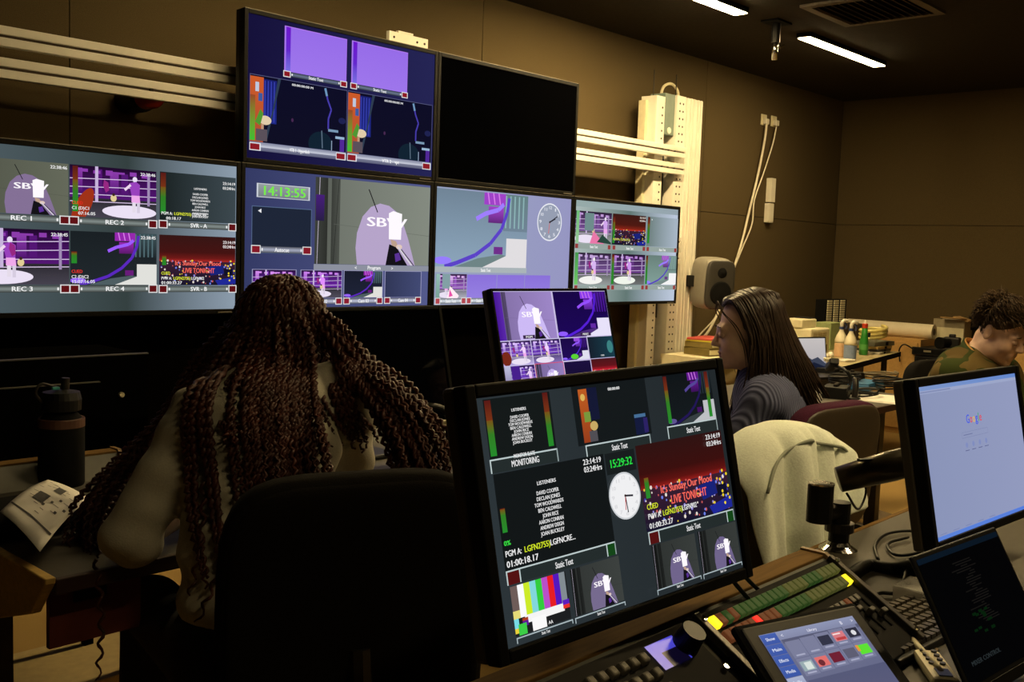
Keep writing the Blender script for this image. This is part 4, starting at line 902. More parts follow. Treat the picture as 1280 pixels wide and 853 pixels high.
# small gear on the far console right of the braided person
p = onz(560, 528, .88); t = thing('audio_mixer', 'small cream audio mixer with knobs on the far console', 'mixer', (p[0], -1.12, ZD))
pc = Vector((float(onz(560, 528, .80)[0])+.08, -1.12, .80)); Rm = RX(math.radians(28))
MB(t).box(pc+Vector((0, 0, .0)), (.34, .10, .03), Rm).build('mixer_body', M_cream, t, bevel=.003); mxb = t.children[0]
for r_ in range(3):
    for k in range(14): MB(t).cyl(pc + Rm @ Vector((-.155+.024*k, -.03+.03*r_, .014)), pc + Rm @ Vector((-.155+.024*k, -.03+.03*r_, .026)), .006, n=8).build('knob', M_dkmetal, mxb)
p = onz(548, 535, .80); t = thing('desk_phone', 'black handset standing on the far console in front of the cream mixer', 'handset', (p[0], p[1], ZD))
pc = Vector([float(k) for k in p]); pc = Vector([float(k) for k in onz(548, 555, ZD+.05)])
MB(t).tube(spline([pc+Vector((-.12, .1, .11)), pc+Vector((-.02, .03, .125)), pc+Vector((.05, 0, .09)), pc+Vector((.02, -.02, 0)), pc+Vector((0, -.02, -.05))], 20), .011, 8).build('handset', M_black, t, smooth=True)
MB(t).bb((pc.x-.05, pc.y-.06, ZD), (pc.x+.05, pc.y+.05, ZD+.02)).build('cradle', M_black, t, bevel=.004)
q = onz(562, 558, ZD); o = MB().box((q[0]+.1, q[1]+.02, ZD+.02), (.24, .10, .04)).build('cream_box', M_cream, None, bevel=.005); tag(o, 'cream flat box on the far desk just left of the large near monitor', 'box')

# ================================================================== chairs
def chair(label, loc, rz, back_w, back_h, back_zc, m_fab, m_shell, tilt=.1, arms=False, seat_z=.47):
    t = thing('office_chair', label, 'chair', loc, rz)
    Rb = RX(tilt)
    MB().ell((0, -.235-.03, back_zc), (back_w/2, .042, back_h/2), Rb, 28, 18, .42).build('backrest', m_fab, t, smooth=True)
    MB().ell((0, -.285, back_zc), (back_w/2*.96, .022, back_h/2*.96), Rb, 28, 18, .4).build('back_shell', m_shell, t, smooth=True)
    MB().ell((0, .02, seat_z), (.25, .245, .045), None, 26, 12, .45).build('seat', m_fab, t, smooth=True)
    MB().tube([(0, -.10, seat_z-.05), (0, -.30, seat_z-.04), (0, -.33, seat_z+.06), (0, -.30, back_zc)], .022, 8).build('back_bar', M_dkmetal, t)
    MB().cyl((0, 0, .10), (0, 0, seat_z-.04), .028, n=14).build('gas_stem', M_dkmetal, t)
    for k in range(5):
        a = 2*math.pi*k/5+.3; d = Vector((math.cos(a), math.sin(a), 0))
        bl = MB().tube([(0, 0, .11), tuple(d*.16+Vector((0, 0, .10))), tuple(d*.30+Vector((0, 0, .07)))], [.028, .022, .016], 8).build('base_leg', M_black, t)
        q = d*.30; MB().cyl(q+Vector((-d.y*.022, d.x*.022, .03)), q-Vector((-d.y*.022, d.x*.022, -.03)), .03, n=14).build('castor', M_black, bl)
    if arms:
        for s in (-1, 1):
            MB().tube([(s*.24, 0, seat_z-.02), (s*.29, 0, seat_z+.02), (s*.29, -.02, seat_z+.18)], .016, 8).build('arm_post', M_dkmetal, t); MB().box((s*.29, .02, seat_z+.195), (.06, .24, .03)).build('arm_pad', M_black, t, bevel=.01)
    return t
M_fabk = mat('black_fabric', (.008, .007, .006), .95, var=.25, scale=300, bump=.3, spec=.08)
M_fabp = mat('plum_fabric', (.055, .012, .03), .95, var=.25, scale=300, bump=.3, spec=.1)
M_shellb = mat('brown_shell', (.035, .024, .012), .5, var=.15)
M_fabg = mat('grey_fabric', (.12, .115, .085), .95, var=.25, scale=300, bump=.3, spec=.1)
rzA = math.atan2(-.165, .39)
chair('wide black office chair that the braided person sits on', (-1.22, -2.21, 0), rzA, .50, .64, .70, M_fabk, M_fabk, .06)
rzC = .50
chair('office chair with brown shell and plum seat behind the ribbed sweater person', (.62, -2.19, 0), -.12, .48, .44, .765, M_fabp, M_shellb, .1)
rzB = -.05
chB = chair('grey office chair with a pale jacket hung over its back', (.05, -2.315, 0), rzB, .44, .46, .705, M_fabg, M_fabg, .08)
chair('black office chair with chrome edge at the back of the camouflage person', (2.14, -2.46, 0), 2.906, .44, .5, .76, M_fabk, M_fabk, .1)
# the jacket
M_jack = mat('pale_green_cotton', (.74, .80, .70), .95, var=.1, scale=180, bump=.2, spec=.05)
t = thing('jacket', 'pale green jacket draped over the grey office chair', 'jacket', (.05, -2.315, 0), rzB)
g = []; NU, NV = 34, 40
rj = random.Random(2)
for k in range(NV+1):
    v = k/NV; row = []
    for i in range(NU+1):
        u = -1+2*i/NU; smax = .56-.40*max(0., min(1., (u+.35)/1.35)); s = -.22+v*(.22+smax)      # s<0: in front of the back, 0..: over the top and down behind
        zt = .962-.085*abs(u)**3.0-.02*abs(u); q_ = u*(1+.35*v)+.75*v; fold = math.sin(q_*9)*.45+abs(math.sin(q_*8.5+1))*.9-.5+math.sin(q_*5.2+.5)*.3+.18*math.sin(q_*27+4*v)
        if s < -.05: y, z = -.165, zt+(s+.05)
        elif s < .10:
            a = (s+.05)/.15*math.pi; y, z = -.24+.075*math.cos(a)-.015, zt+.028*math.sin(a)
        else: d = s-.10; y, z = -.335-.30*d-.012, zt-.96*d
        am = .004+.034*max(0, min(1, (s-.02)/.22)); w = .255+.02*v+.03*max(0, s)
        skew = .05*max(0, s)*u
        row.append((u*w + .012*fold*max(0, s)*2-.08*max(0, s), y-am*fold-skew*.2, z-.05*max(0, s)*u*u+.10*max(0, s)*max(0, u)))
    g.append(row)
MB().sheet(g).build('jacket_cloth', M_jack, t, smooth=True, solid=.006, sub=1)
def jp(u, s_):
    smax = .56-.40*max(0., min(1., (u+.35)/1.35)); v = (s_+.22)/(.22+smax); i = (u+1)/2*NU; k = min(NV, v*NV); return Vector(g[int(k)][int(i)])
MB().tube(spline([jp(u, .125-.012*math.cos(u*2.5))+Vector((0, -.006, 0)) for u in (-.85, -.6, -.35, -.1, .15, .4, .65, .88)], 36), .0045, 6).build('collar_seam', mat('seam_dark', (.30, .33, .27), .9), t, smooth=True)

# ================================================================== back table and clutter on the right
ZB = .76
t = thing('work_table', 'cluttered work table by the back wall under the right lamp', 'table', (4.4, -.3, 0))
top = [(3.41, -1.07, ZB), (5.38, -.75, ZB), (5.45, .36, ZB), (4.15, .36, ZB), (4.15, -.3, ZB), (3.41, -.42, ZB)]
MB(t).prism([(p[0], p[1], ZB-.03) for p in top], (0, 0, .03)).build('table_top', mat('pale_top', (.46, .38, .22), .45, var=.1, scale=30), t, bevel=.002)
MB(t).prism([(3.41, -1.075, ZB-.035), (5.38, -.755, ZB-.035), (5.38, -.75, ZB-.035), (3.41, -1.07, ZB-.035)], (0, 0, .036)).build('front_edge', M_blackm, t)
for x, y in ((3.5, -.95), (5.3, -.66), (4.25, .28), (5.35, .28)): MB(t).cyl((x, y, 0), (x, y, ZB-.03), .022, n=12).build('leg', M_dkmetal, t)
def spray(u, v, label, liq):
    p = onz(u, v, ZB); x, y = float(p[0]), float(p[1]); t = thing('spray_bottle', label, 'spray bottle', (x, y, ZB))
    MB(t).lathe((x, y, ZB), [(.040, 0), (.044, .006), (.044, .095), (.0405, .10)], 20).build('liquid', liq, t, smooth=False)
    MB(t).lathe((x, y, ZB+.10), [(.044, 0), (.043, .02), (.032, .055), (.016, .085), (.014, .10)], 20).build('bottle_shoulder', mat('milky_plastic', (.72, .66, .48), .4), t, smooth=True)
    MB(t).lathe((x, y, ZB+.198), [(.018, 0), (.018, .018)], 16).build('collar', mat('blue_collar', (.03, .05, .16), .4), t)
    MB(t).tube(spline([(x, y, ZB+.215), (x, y, ZB+.245), (x+.02, y-.01, ZB+.262), (x+.045, y-.02, ZB+.255)], 10), .013, 8).build('nozzle', M_white, t, smooth=True)
    MB(t).tube(spline([(x+.02, y-.01, ZB+.245), (x+.032, y-.02, ZB+.225), (x+.028, y-.02, ZB+.20)], 8), .006, 6).build('trigger', mat('blue_collar', (.03, .05, .16), .4), t)
spray(1050, 446, 'spray bottle with pinkish liquid, left of the blue one', mat('pink_liquid', (.70, .46, .28), .3))
spray(1062, 449, 'spray bottle with blue liquid on the work table', mat('blue_liquid', (.22, .29, .45), .3))
p = onz(1079, 444, ZB); x, y = float(p[0]), float(p[1]); t = thing('green_bottle', 'green bottle with a red cap on the work table', 'bottle', (x, y, ZB))
MB(t).lathe((x, y, ZB), [(.030, 0), (.032, .01), (.032, .1), (.022, .15), (.02, .20)], 18).build('bottle_body', mat('green_plastic', (.03, .24, .03), .3), t, smooth=True)
MB(t).lathe((x, y, ZB+.20), [(.021, 0), (.021, .03), (.015, .034)], 16).build('cap', mat('red_cap', (.5, .04, .01), .4), t)
MB(t).lathe((x, y, ZB+.233), [(.014, 0), (.012, .02), (.004, .024)], 12).build('tip', M_white, t)
MB(t).lathe((x, y, ZB+.04), [(.0325, 0), (.0325, .04), (.032, .041)], 18).build('label_band', mat('leaf_label', (.10, .36, .08), .5), t)
MB(t).box((x+.035, y-.02, ZB+.15), (.05, .02, .035), RZ(.4)).build('trigger', M_black, t, bevel=.006)
p = onz(1058, 452, ZB); o = MB().box((p[0], p[1], ZB+.008), (.12, .07, .016), RZ(-.2)).build('white_dish', M_white, None, bevel=.006); tag(o, 'flat white dish in front of the blue spray bottle', 'dish')
# stack of cases
mc = [mat('case_grey', (.16, .17, .14), .5), mat('case_tan', (.42, .30, .10), .6), mat('case_silver', (.42, .40, .34), .4), mat('case_black', (.02, .02, .02), .5)]
p = onz(1101, 442, ZB); x, y = float(p[0]), float(p[1])+.06; z = ZB
for k, (w, h, mm, lb) in enumerate(((.30, .018, mc[2], 'silver flat case at the bottom of the stack by the green bottle'), (.27, .018, mc[3], 'black flat case, second from the bottom of the stack by the green bottle'), (.26, .022, mc[1], 'tan folder in the middle of the stack by the green bottle'), (.30, .035, mc[0], 'grey hard case on top of the stack by the green bottle'))):
    t = thing('flat_case', lb, 'case', (x, y, z), rz=.15-.08*k)
    MB().box((0, 0, h/2), (w, .18, h-.002)).build('case_body', mm, t, bevel=.003)
    MB().box((.02*k-.03, -.092, h/2), (.03, .006, h*.7)).build('clasp', M_blackm, t)
    z += h
zs = z
# coil of hose on the stack
pts = []
for k in range(90):
    a = k*.21; pts.append((x-.02+.115*math.cos(a), y+.09*math.sin(a), zs+.02+.0009*k+.012*math.cos(a)))
o = MB().tube(pts, .012, 8).build('hose_coil', mat('yellow_hose', (.68, .58, .20), .4), None, smooth=True); tag(o, 'coil of pale yellow hose on top of the stacked cases', 'hose')
# printer, small box, olive box
def boxy(name, label, cat, u, v, y, size, m, parts=()):
    p = ony(u, v, y); t = thing(name, label, cat, (p[0], y, ZB)); return t, float(p[0])
p = onz(1022, 443, ZB); x, y = float(p[0]), float(p[1])
t = thing('label_printer', 'cream desktop printer with a front grille on the work table', 'printer', (x, y, ZB))
MB(t).bb((x-.16, y-.02, ZB), (x+.14, y+.24, ZB+.19)).build('printer_body', M_cream, t, bevel=.012)
MB(t).bb((x-.14, y-.022, ZB), (x+.1, y-.019, ZB+.07)).build('tray', mat('olive_tray', (.22, .19, .09), .6), t)
for k in range(3):
    for r_ in range(8): MB(t).bb((x-.13+.075*k, y-.024, ZB+.085+.010*r_), (x-.07+.075*k, y-.018, ZB+.090+.010*r_)).build('grille_bar', mat('tan_bar', (.42, .33, .15), .6), t)
z = ZB+.19
t2 = thing('small_box', 'small white box with a black lid on top of the cream printer', 'box', (x-.05, y+.12, z))
MB(t2).bb((x-.17, y+.05, z), (x+.06, y+.2, z+.065)).build('box_body', M_cream, t2, bevel=.01); MB(t2).bb((x-.02, y+.06, z+.065), (x+.055, y+.19, z+.075)).build('lid', M_black, t2, bevel=.003)
p = onz(978, 446, ZB); x2, y2 = float(p[0]), float(p[1]); t = thing('storage_bin', 'olive grey storage bin behind the ribbed sweater person', 'bin', (x2, y2, ZB))
MB(t).ell((x2-.02, y2+.12, ZB+.095), (.21, .12, .095), None, 24, 12, .35).build('bin_body', mat('olive_bin', (.26, .22, .11), .6), t, smooth=True)
MB(t).bb((x2-.2, y2+.03, ZB+.188), (x2+.16, y2+.21, ZB+.205)).build('bin_lid', M_cream, t, bevel=.006)
for k in range(4):
    xx, yy = x2-.12+.07*k, y2+.1+.03*(k % 2); o = MB().box((xx, yy, ZB+.205+.014), (.05, .04, .028), RZ(k*.7)).build('paper_scrap', M_cream, None, bevel=.006); tag(o, ('crumpled cream scrap on the olive bin, first from the left', 'crumpled cream scrap on the olive bin, second from the left', 'crumpled cream scrap on the olive bin, third from the left', 'crumpled cream scrap on the olive bin, nearest the printer')[k], 'scrap', 'scraps on the olive bin')
for k, (u, v) in enumerate(((1032, 449), (1038, 447), (1028, 453))):
    p = onz(u, v, ZB); o = MB().ell((p[0], p[1], ZB+.02), (.03, .022, .02), RZ(k), 10, 6).build('crumpled_tissue', M_white, None, smooth=True); tag(o, ('crumpled white tissue left of the pink spray bottle', 'crumpled white tissue touching the pink spray bottle', 'crumpled white tissue at the left front of the work table')[k], 'tissue', 'tissues on the work table')
p = onz(1046, 438, ZB); o = MB().bb((p[0]-.08, p[1]+.02, ZB), (p[0]+.12, p[1]+.16, ZB+.21)).build('green_folder_box', mat('pale_green_card', (.30, .36, .16), .7), None, bevel=.004); tag(o, 'pale green folder box behind the pink spray bottle', 'folder')
# stack of books left of the person
p = onz(888, 446, ZB); x, y = float(p[0])+.13, -.08; z = ZB
t = thing('side_shelf', 'low cream shelf by the white column holding books', 'shelf', (x, y, 0))
MB(t).bb((x-.28, y-.18, ZB-.03), (x+.3, y+.22, ZB)).build('shelf_top', M_cream, t)
for sx in (-.27, .28): MB(t).bb((x+sx-.01, y-.17, 0), (x+sx+.01, y+.21, ZB-.03)).build('shelf_side', M_cream, t)
for k, (h, c, lb) in enumerate(((.055, (.16, .12, .03), 'thick olive book at the bottom of the stack by the column'), (.04, (.20, .15, .04), 'brown book in the middle of the stack by the column'), (.012, (.62, .55, .05), 'yellow folder near the top of the stack by the column'), (.014, (.50, .07, .06), 'red folder on top of the stack by the column'))):
    t = thing('book', lb, 'book', (x, y, z), rz=.08*k-.1); mm = mat('book_%d' % k, c, .6)
    MB().box((0, 0, h/2), (.30, .22, h-.001)).build('cover', mm, t, bevel=.002)
    MB().box((.004, -.002, h/2), (.300, .222, h*.6)).build('pages', M_cream, t); z += h
# label drawer unit + low cupboard at the corner
cx0, cx1 = 5.66, 6.20
t = thing('corner_cupboard', 'dark low cupboard in the far corner', 'cupboard', (6.1, .1, 0))
MB(t).bb((cx0, -.12, 0), (cx1, .44, .91)).build('cupboard_body', mat('dark_wood', (.05, .036, .02), .6), t, bevel=.003)
for k in range(2): MB(t).bb((cx0+.01+.265*k, -.134, .05), (cx0+.26+.265*k, -.12, .88)).build('cupboard_door', _M['dark_wood'], t, bevel=.003)
d0, d1 = ony(1032, 375, .08), ony(1057, 400, .08)
t = thing('drawer_unit', 'black parts drawer unit with white labels in the far corner', 'drawer unit', ((d0[0]+d1[0])/2, .15, .91))
MB(t).bb((d0[0], .08, .91), (d1[0], .17, d0[2])).build('carcass', M_blackm, t, bevel=.003); dcar = t.children[0]
nw = (d1[0]-d0[0])/3.3; nh = (d0[2]-.91)/10.5
for c_ in range(3):
    for r_ in range(10): MB(t).bb((d0[0]+.035+nw*c_, .072, .92+nh*r_), (d0[0]+.035+nw*c_+nw*.66, .08, .92+nh*r_+nh*.72)).build('drawer_label', M_cream, dcar)
# right wall cabinet with paper roll, box, devices, camera
t = thing('wall_cabinet', 'orange-brown cabinet along the right wall under the paper roll', 'cabinet', (6.3, -.75, 0))
M_card2 = mat('orange_ply', (.50, .29, .09), .6, var=.15, scale=4, kind='wood')
zcab = .815
MB(t).bb((6.12, -.62, 0), (6.64, -.14, zcab)).build('cabinet_body', M_card2, t, bevel=.003)
MB(t).bb((6.10, -.60, .05), (6.12, -.16, zcab-.03)).build('cabinet_door', M_card2, t, bevel=.003)
MB(t).bb((6.05, -1.6, .585), (6.64, -.62, .61)).build('shelf_board', mat('white_board', (.66, .58, .38), .5), t, bevel=.002)
MB(t).bb((6.08, -1.58, 0), (6.12, -.62, .585)).build('shelf_front', M_card2, t)
MB(t).bb((6.45, -1.6, .61), (6.64, -.62, .80)).build('rear_block', M_card2, t)
ra, rb = onx(1067, 408, 6.3), onx(1168, 412, 6.3); rz_ = zcab+.062
t = thing('paper_roll', 'long white paper roll lying along the right wall', 'paper roll', (6.3, (ra[1]+rb[1])/2, zcab))
MB(t).cyl((6.3, ra[1]+.05, rz_), (6.3, rb[1], rz_), .062, n=28).build('roll', mat('roll_paper', (.80, .72, .55), .7, var=.03), t, smooth=False)
MB(t).cyl((6.3, rb[1]-.0015, rz_), (6.3, rb[1]+.001, rz_), .03, n=18).build('roll_core', M_groove, t)
for k, z in ((0, .61), (1, .685)):
    d0 = onx(1139 if k else 1143, 440, 6.06); y1 = float(d0[1]); t = thing('video_recorder', ('lower black video recorder on the white shelf board', 'upper black video recorder under the camera')[k], 'recorder', (6.25, y1-.2, z))
    MB(t).bb((6.07, y1-.43, z+.006), (6.36, y1, z+.07)).build('recorder_case', M_black, t, bevel=.003)
    MB(t).bb((6.066, y1-.41, z+.02), (6.071, y1-.02, z+.06)).build('front_fascia', M_blackm, t)
    MB(t).bb((6.063, y1-.16, z+.034), (6.067, y1-.10, z+.05)).build('fascia_label', mat('dull_label', (.20, .18, .12), .6), t)
    for yy in (y1-.4, y1-.04): MB(t).cyl((6.15, yy, z), (6.15, yy, z+.006), .012, n=10).build('foot', M_black, t)
cable([(6.07, y1-.02, .73), (6.03, y1+.05, .77), (6.03, y1+.09, .72), (6.06, y1+.09, .62)], .006, M_black, 'black lead looping at the left end of the recorders')
p = onx(1182, 420, 6.1); y = float(p[1]); z = .757
t = thing('camera', 'black camera with a wide lens hood on the upper recorder', 'camera', (6.16, y, z))
MB(t).box((6.2, y-.02, z+.05), (.09, .13, .09), RZ(.2)).build('camera_body', M_black, t, bevel=.012)
MB(t).box((6.2, y-.02, z+.105), (.05, .05, .03), RZ(.2)).build('viewfinder', M_black, t, bevel=.008)
dv = Vector((-.85, .35, -.05)).normalized(); q = Vector((6.17, y, z+.05))
MB(t).tube([q, q+dv*.06, q+dv*.062, q+dv*.10, q+dv*.102, q+dv*.085], [.038, .038, .046, .052, .047, .034], 22).build('lens_hood', M_blackm, t, smooth=False)
p = onx(1187, 414, 6.45); y0, y1 = float(onx(1167, 410, 6.45)[1]), float(onx(1206, 410, 6.45)[1]); zb0 = .80
t = thing('open_carton', 'grey-brown open carton with dark flaps on the right-hand shelf', 'carton', (6.5, (y0+y1)/2, zb0))
m = MB(t); m.bb((6.44, y1, zb0), (6.45, y0, .985)); m.bb((6.62, y1, zb0), (6.63, y0, .985)); m.bb((6.45, y1, zb0), (6.62, y1+.01, .985)); m.bb((6.45, y0-.01, zb0), (6.62, y0, .985)); m.build('carton_walls', mat('grey_card', (.34, .29, .19), .8), t)
MB(t).bb((6.436, y1+.005, zb0), (6.44, y0-.0, .915)).build('white_panel', M_cream, t)
MB(t).box((6.50, y1+.03, .995), (.16, .13, .008), RX(.25)).build('flap', M_card, t); MB(t).box((6.40, (y0+y1)/2-.05, 1.0), (.12, .18, .006), RY(.1)).build('flap', M_card, t); MB(t).box((6.6, y1-.02, .96), (.02, .08, .12)).build('flap', M_blackm, t)
# laptop on the far desk
c = at(1007, 446, 6.05); F, e1, e2, e3 = frame_of((float(c[0]), float(c[1]), .875, -.35, .15, 0)); t = thing('laptop', 'open laptop with a pale picture beside the long-haired person', 'laptop', (c[0], c[1], ZB))
MB(t, F).bb((-.165, 0, -.11), (.165, .007, .11)).build('lid', M_black, t, bevel=.003)
a = Art(Vector((float(c[0]), float(c[1]), .875))-e2*.0008-e1*.157+e3*.102, e1, -e3, .314, .204, 1e-5); a.rect(0, 0, 1, 1, (196, 190, 188), (170, 165, 170)); a.poly([(.3, .55), (.5, .5), (.65, .62), (.8, .55), (1, .75), (1, 1), (.2, 1)], (60, 66, 84)); a.poly([(.5, .8), (.7, .7), (1, .85), (1, 1), (.4, 1)], (24, 30, 50)); a.build('screen', M_screen, t)
q = Vector((float(c[0]), float(c[1]), .875))-e3*.11; MB(t).box((q.x-.03, q.y-.10, ZB+.008), (.33, .22, .016), RZ(-.35)).build('base', M_dkmetal, t, bevel=.003)
# clutter at the right end of the far desk
def dz(u, v, z=ZD): p = onz(u, v, z); return float(p[0]), float(p[1])
x, y = dz(1082, 486); t = thing('blue_toolbox', 'flat blue plastic box amid cables at the end of the far desk', 'box', (x, y, ZD)); MB(t).box((x, y, ZD+.016), (.26, .12, .032), RZ(.1)).build('box_body', mat('blue_plastic', (.03, .14, .30), .4), t, bevel=.006); MB(t).box((x, y, ZD+.036), (.25, .11, .008), RZ(.1)).build('lid', mat('blue_plastic', (.03, .14, .30), .4), t, bevel=.003)
x, y = dz(1104, 500); t = thing('paper_sheet', 'white paper sheets at the front edge of the far desk', 'paper', (x, y, ZD), rz=.25)
for k in range(3): MB().box((.01*k, .008*k, .002+.0018*k), (.30, .20, .0012), RZ(.12*k-.1)).build('sheet', M_paper, t)
def coil(u, v, r, n, label, m=M_black):
    x, y = dz(u, v); pts = [(x+r*(1+.1*math.sin(k*.9))*math.cos(k*.42), y+r*.8*math.sin(k*.42), ZD+.006+.0011*k+.004*math.sin(k*.7)) for k in range(n*15)]
    o = MB().tube(pts, .005, 6).build('cable_coil', m, None, smooth=True); tag(o, label, 'cable', 'cable coils on the far desk')
coil(1112, 487, .11, 4, 'black cable coil right of the flat blue box'); coil(1055, 484, .10, 4, 'black cable coil left of the flat blue box'); coil(1100, 476, .12, 3, 'grey cable coil behind the flat blue box', mat('grey_cable', (.16, .13, .08), .5)); coil(1083, 497, .07, 3, 'small black cable coil in front of the flat blue box')
def gear(u, v, s, rz, label, nm='gear_box'):
    x, y = dz(u, v); t = thing(nm, label, 'device', (x, y, ZD), rz); MB().box((0, 0, s[2]/2), s).build('body', M_black, t, bevel=.004); MB().box((0, -s[1]/2-.001, s[2]*.5), (s[0]*.7, .003, s[2]*.4)).build('fascia', M_dkmetal, t)
    for k in range(3): MB().cyl((s[0]*(-.25+.25*k), 0, s[2]), (s[0]*(-.25+.25*k), 0, s[2]+.012), .012, n=10).build('knob', M_dkmetal, t)
gear(1045, 497, (.16, .12, .06), .3, 'black intercom box behind the plum chair'); gear(1058, 476, (.22, .10, .05), -.2, 'black device under the gooseneck stand'); gear(1038, 474, (.18, .12, .07), .1, 'black device beside the open laptop')
# folding stand
x, y = dz(1060, 492); t = thing('gooseneck_stand', 'black folding stand rising from the far desk clutter', 'stand', (x, y, ZD))
MB(t).lathe((x, y, ZD), [(.05, 0), (.05, .012), (.012, .016)], 16).build('base', M_black, t)
w1 = Vector([float(k) for k in at(1040, 456, 5.6)]); w1.z = max(w1.z, .84); MB(t).tube(spline([(x, y, ZD+.01), (x+.02, y, ZD+.07), (x, y+.02, ZD+.12), tuple(w1)], 20), .009, 8).build('stem', M_black, t, smooth=True)
MB(t).box(w1, (.16, .05, .035), RZ(.6) @ RY(.35)).build('head', M_black, t, bevel=.006); MB(t).box(w1+Vector((-.05, 0, .03)), (.04, .045, .02), RZ(.6)).build('cap', M_cream, t, bevel=.004)
x, y = dz(1068, 500); t = thing('upright_handle', 'short dark upright handle beside the paper sheets', 'handle', (x, y, ZD)); MB(t).tube(spline([(x, y, ZD), (x+.005, y, ZD+.06), (x+.02, y+.01, ZD+.11)], 10), .016, 10).build('grip', M_dkmetal, t, smooth=True); MB(t).lathe((x, y, ZD), [(.035, 0), (.03, .01), (.016, .014)], 14).build('base', M_black, t)
# bag under the work table, ramp on the floor
o = MB().ell((4.75, -.45, .22), (.42, .22, .22), RZ(.1), 22, 12, .7).build('equipment_bag', M_blackm, None, smooth=True); tag(o, 'black equipment bag on the floor under the work table', 'bag')
p0, p1 = onz(1078, 642, 0), onz(1139, 662, 0); t = thing('cable_ramp', 'flat cable ramp strip on the carpet behind the near desk', 'ramp', (p0[0], p0[1], 0))
d = Vector((float(p1[0]-p0[0]), float(p1[1]-p0[1]), 0)); n_ = Vector((-d.y, d.x, 0)).normalized()
MB(t).prism([tuple(Vector((float(p0[0]), float(p0[1]), 0))+n_*-.10), tuple(Vector((float(p0[0]), float(p0[1]), .05))), tuple(Vector((float(p0[0]), float(p0[1]), 0))+n_*.10)], tuple(d)).build('ramp_body', mat('ramp_rubber', (.16, .11, .055), .8), t)
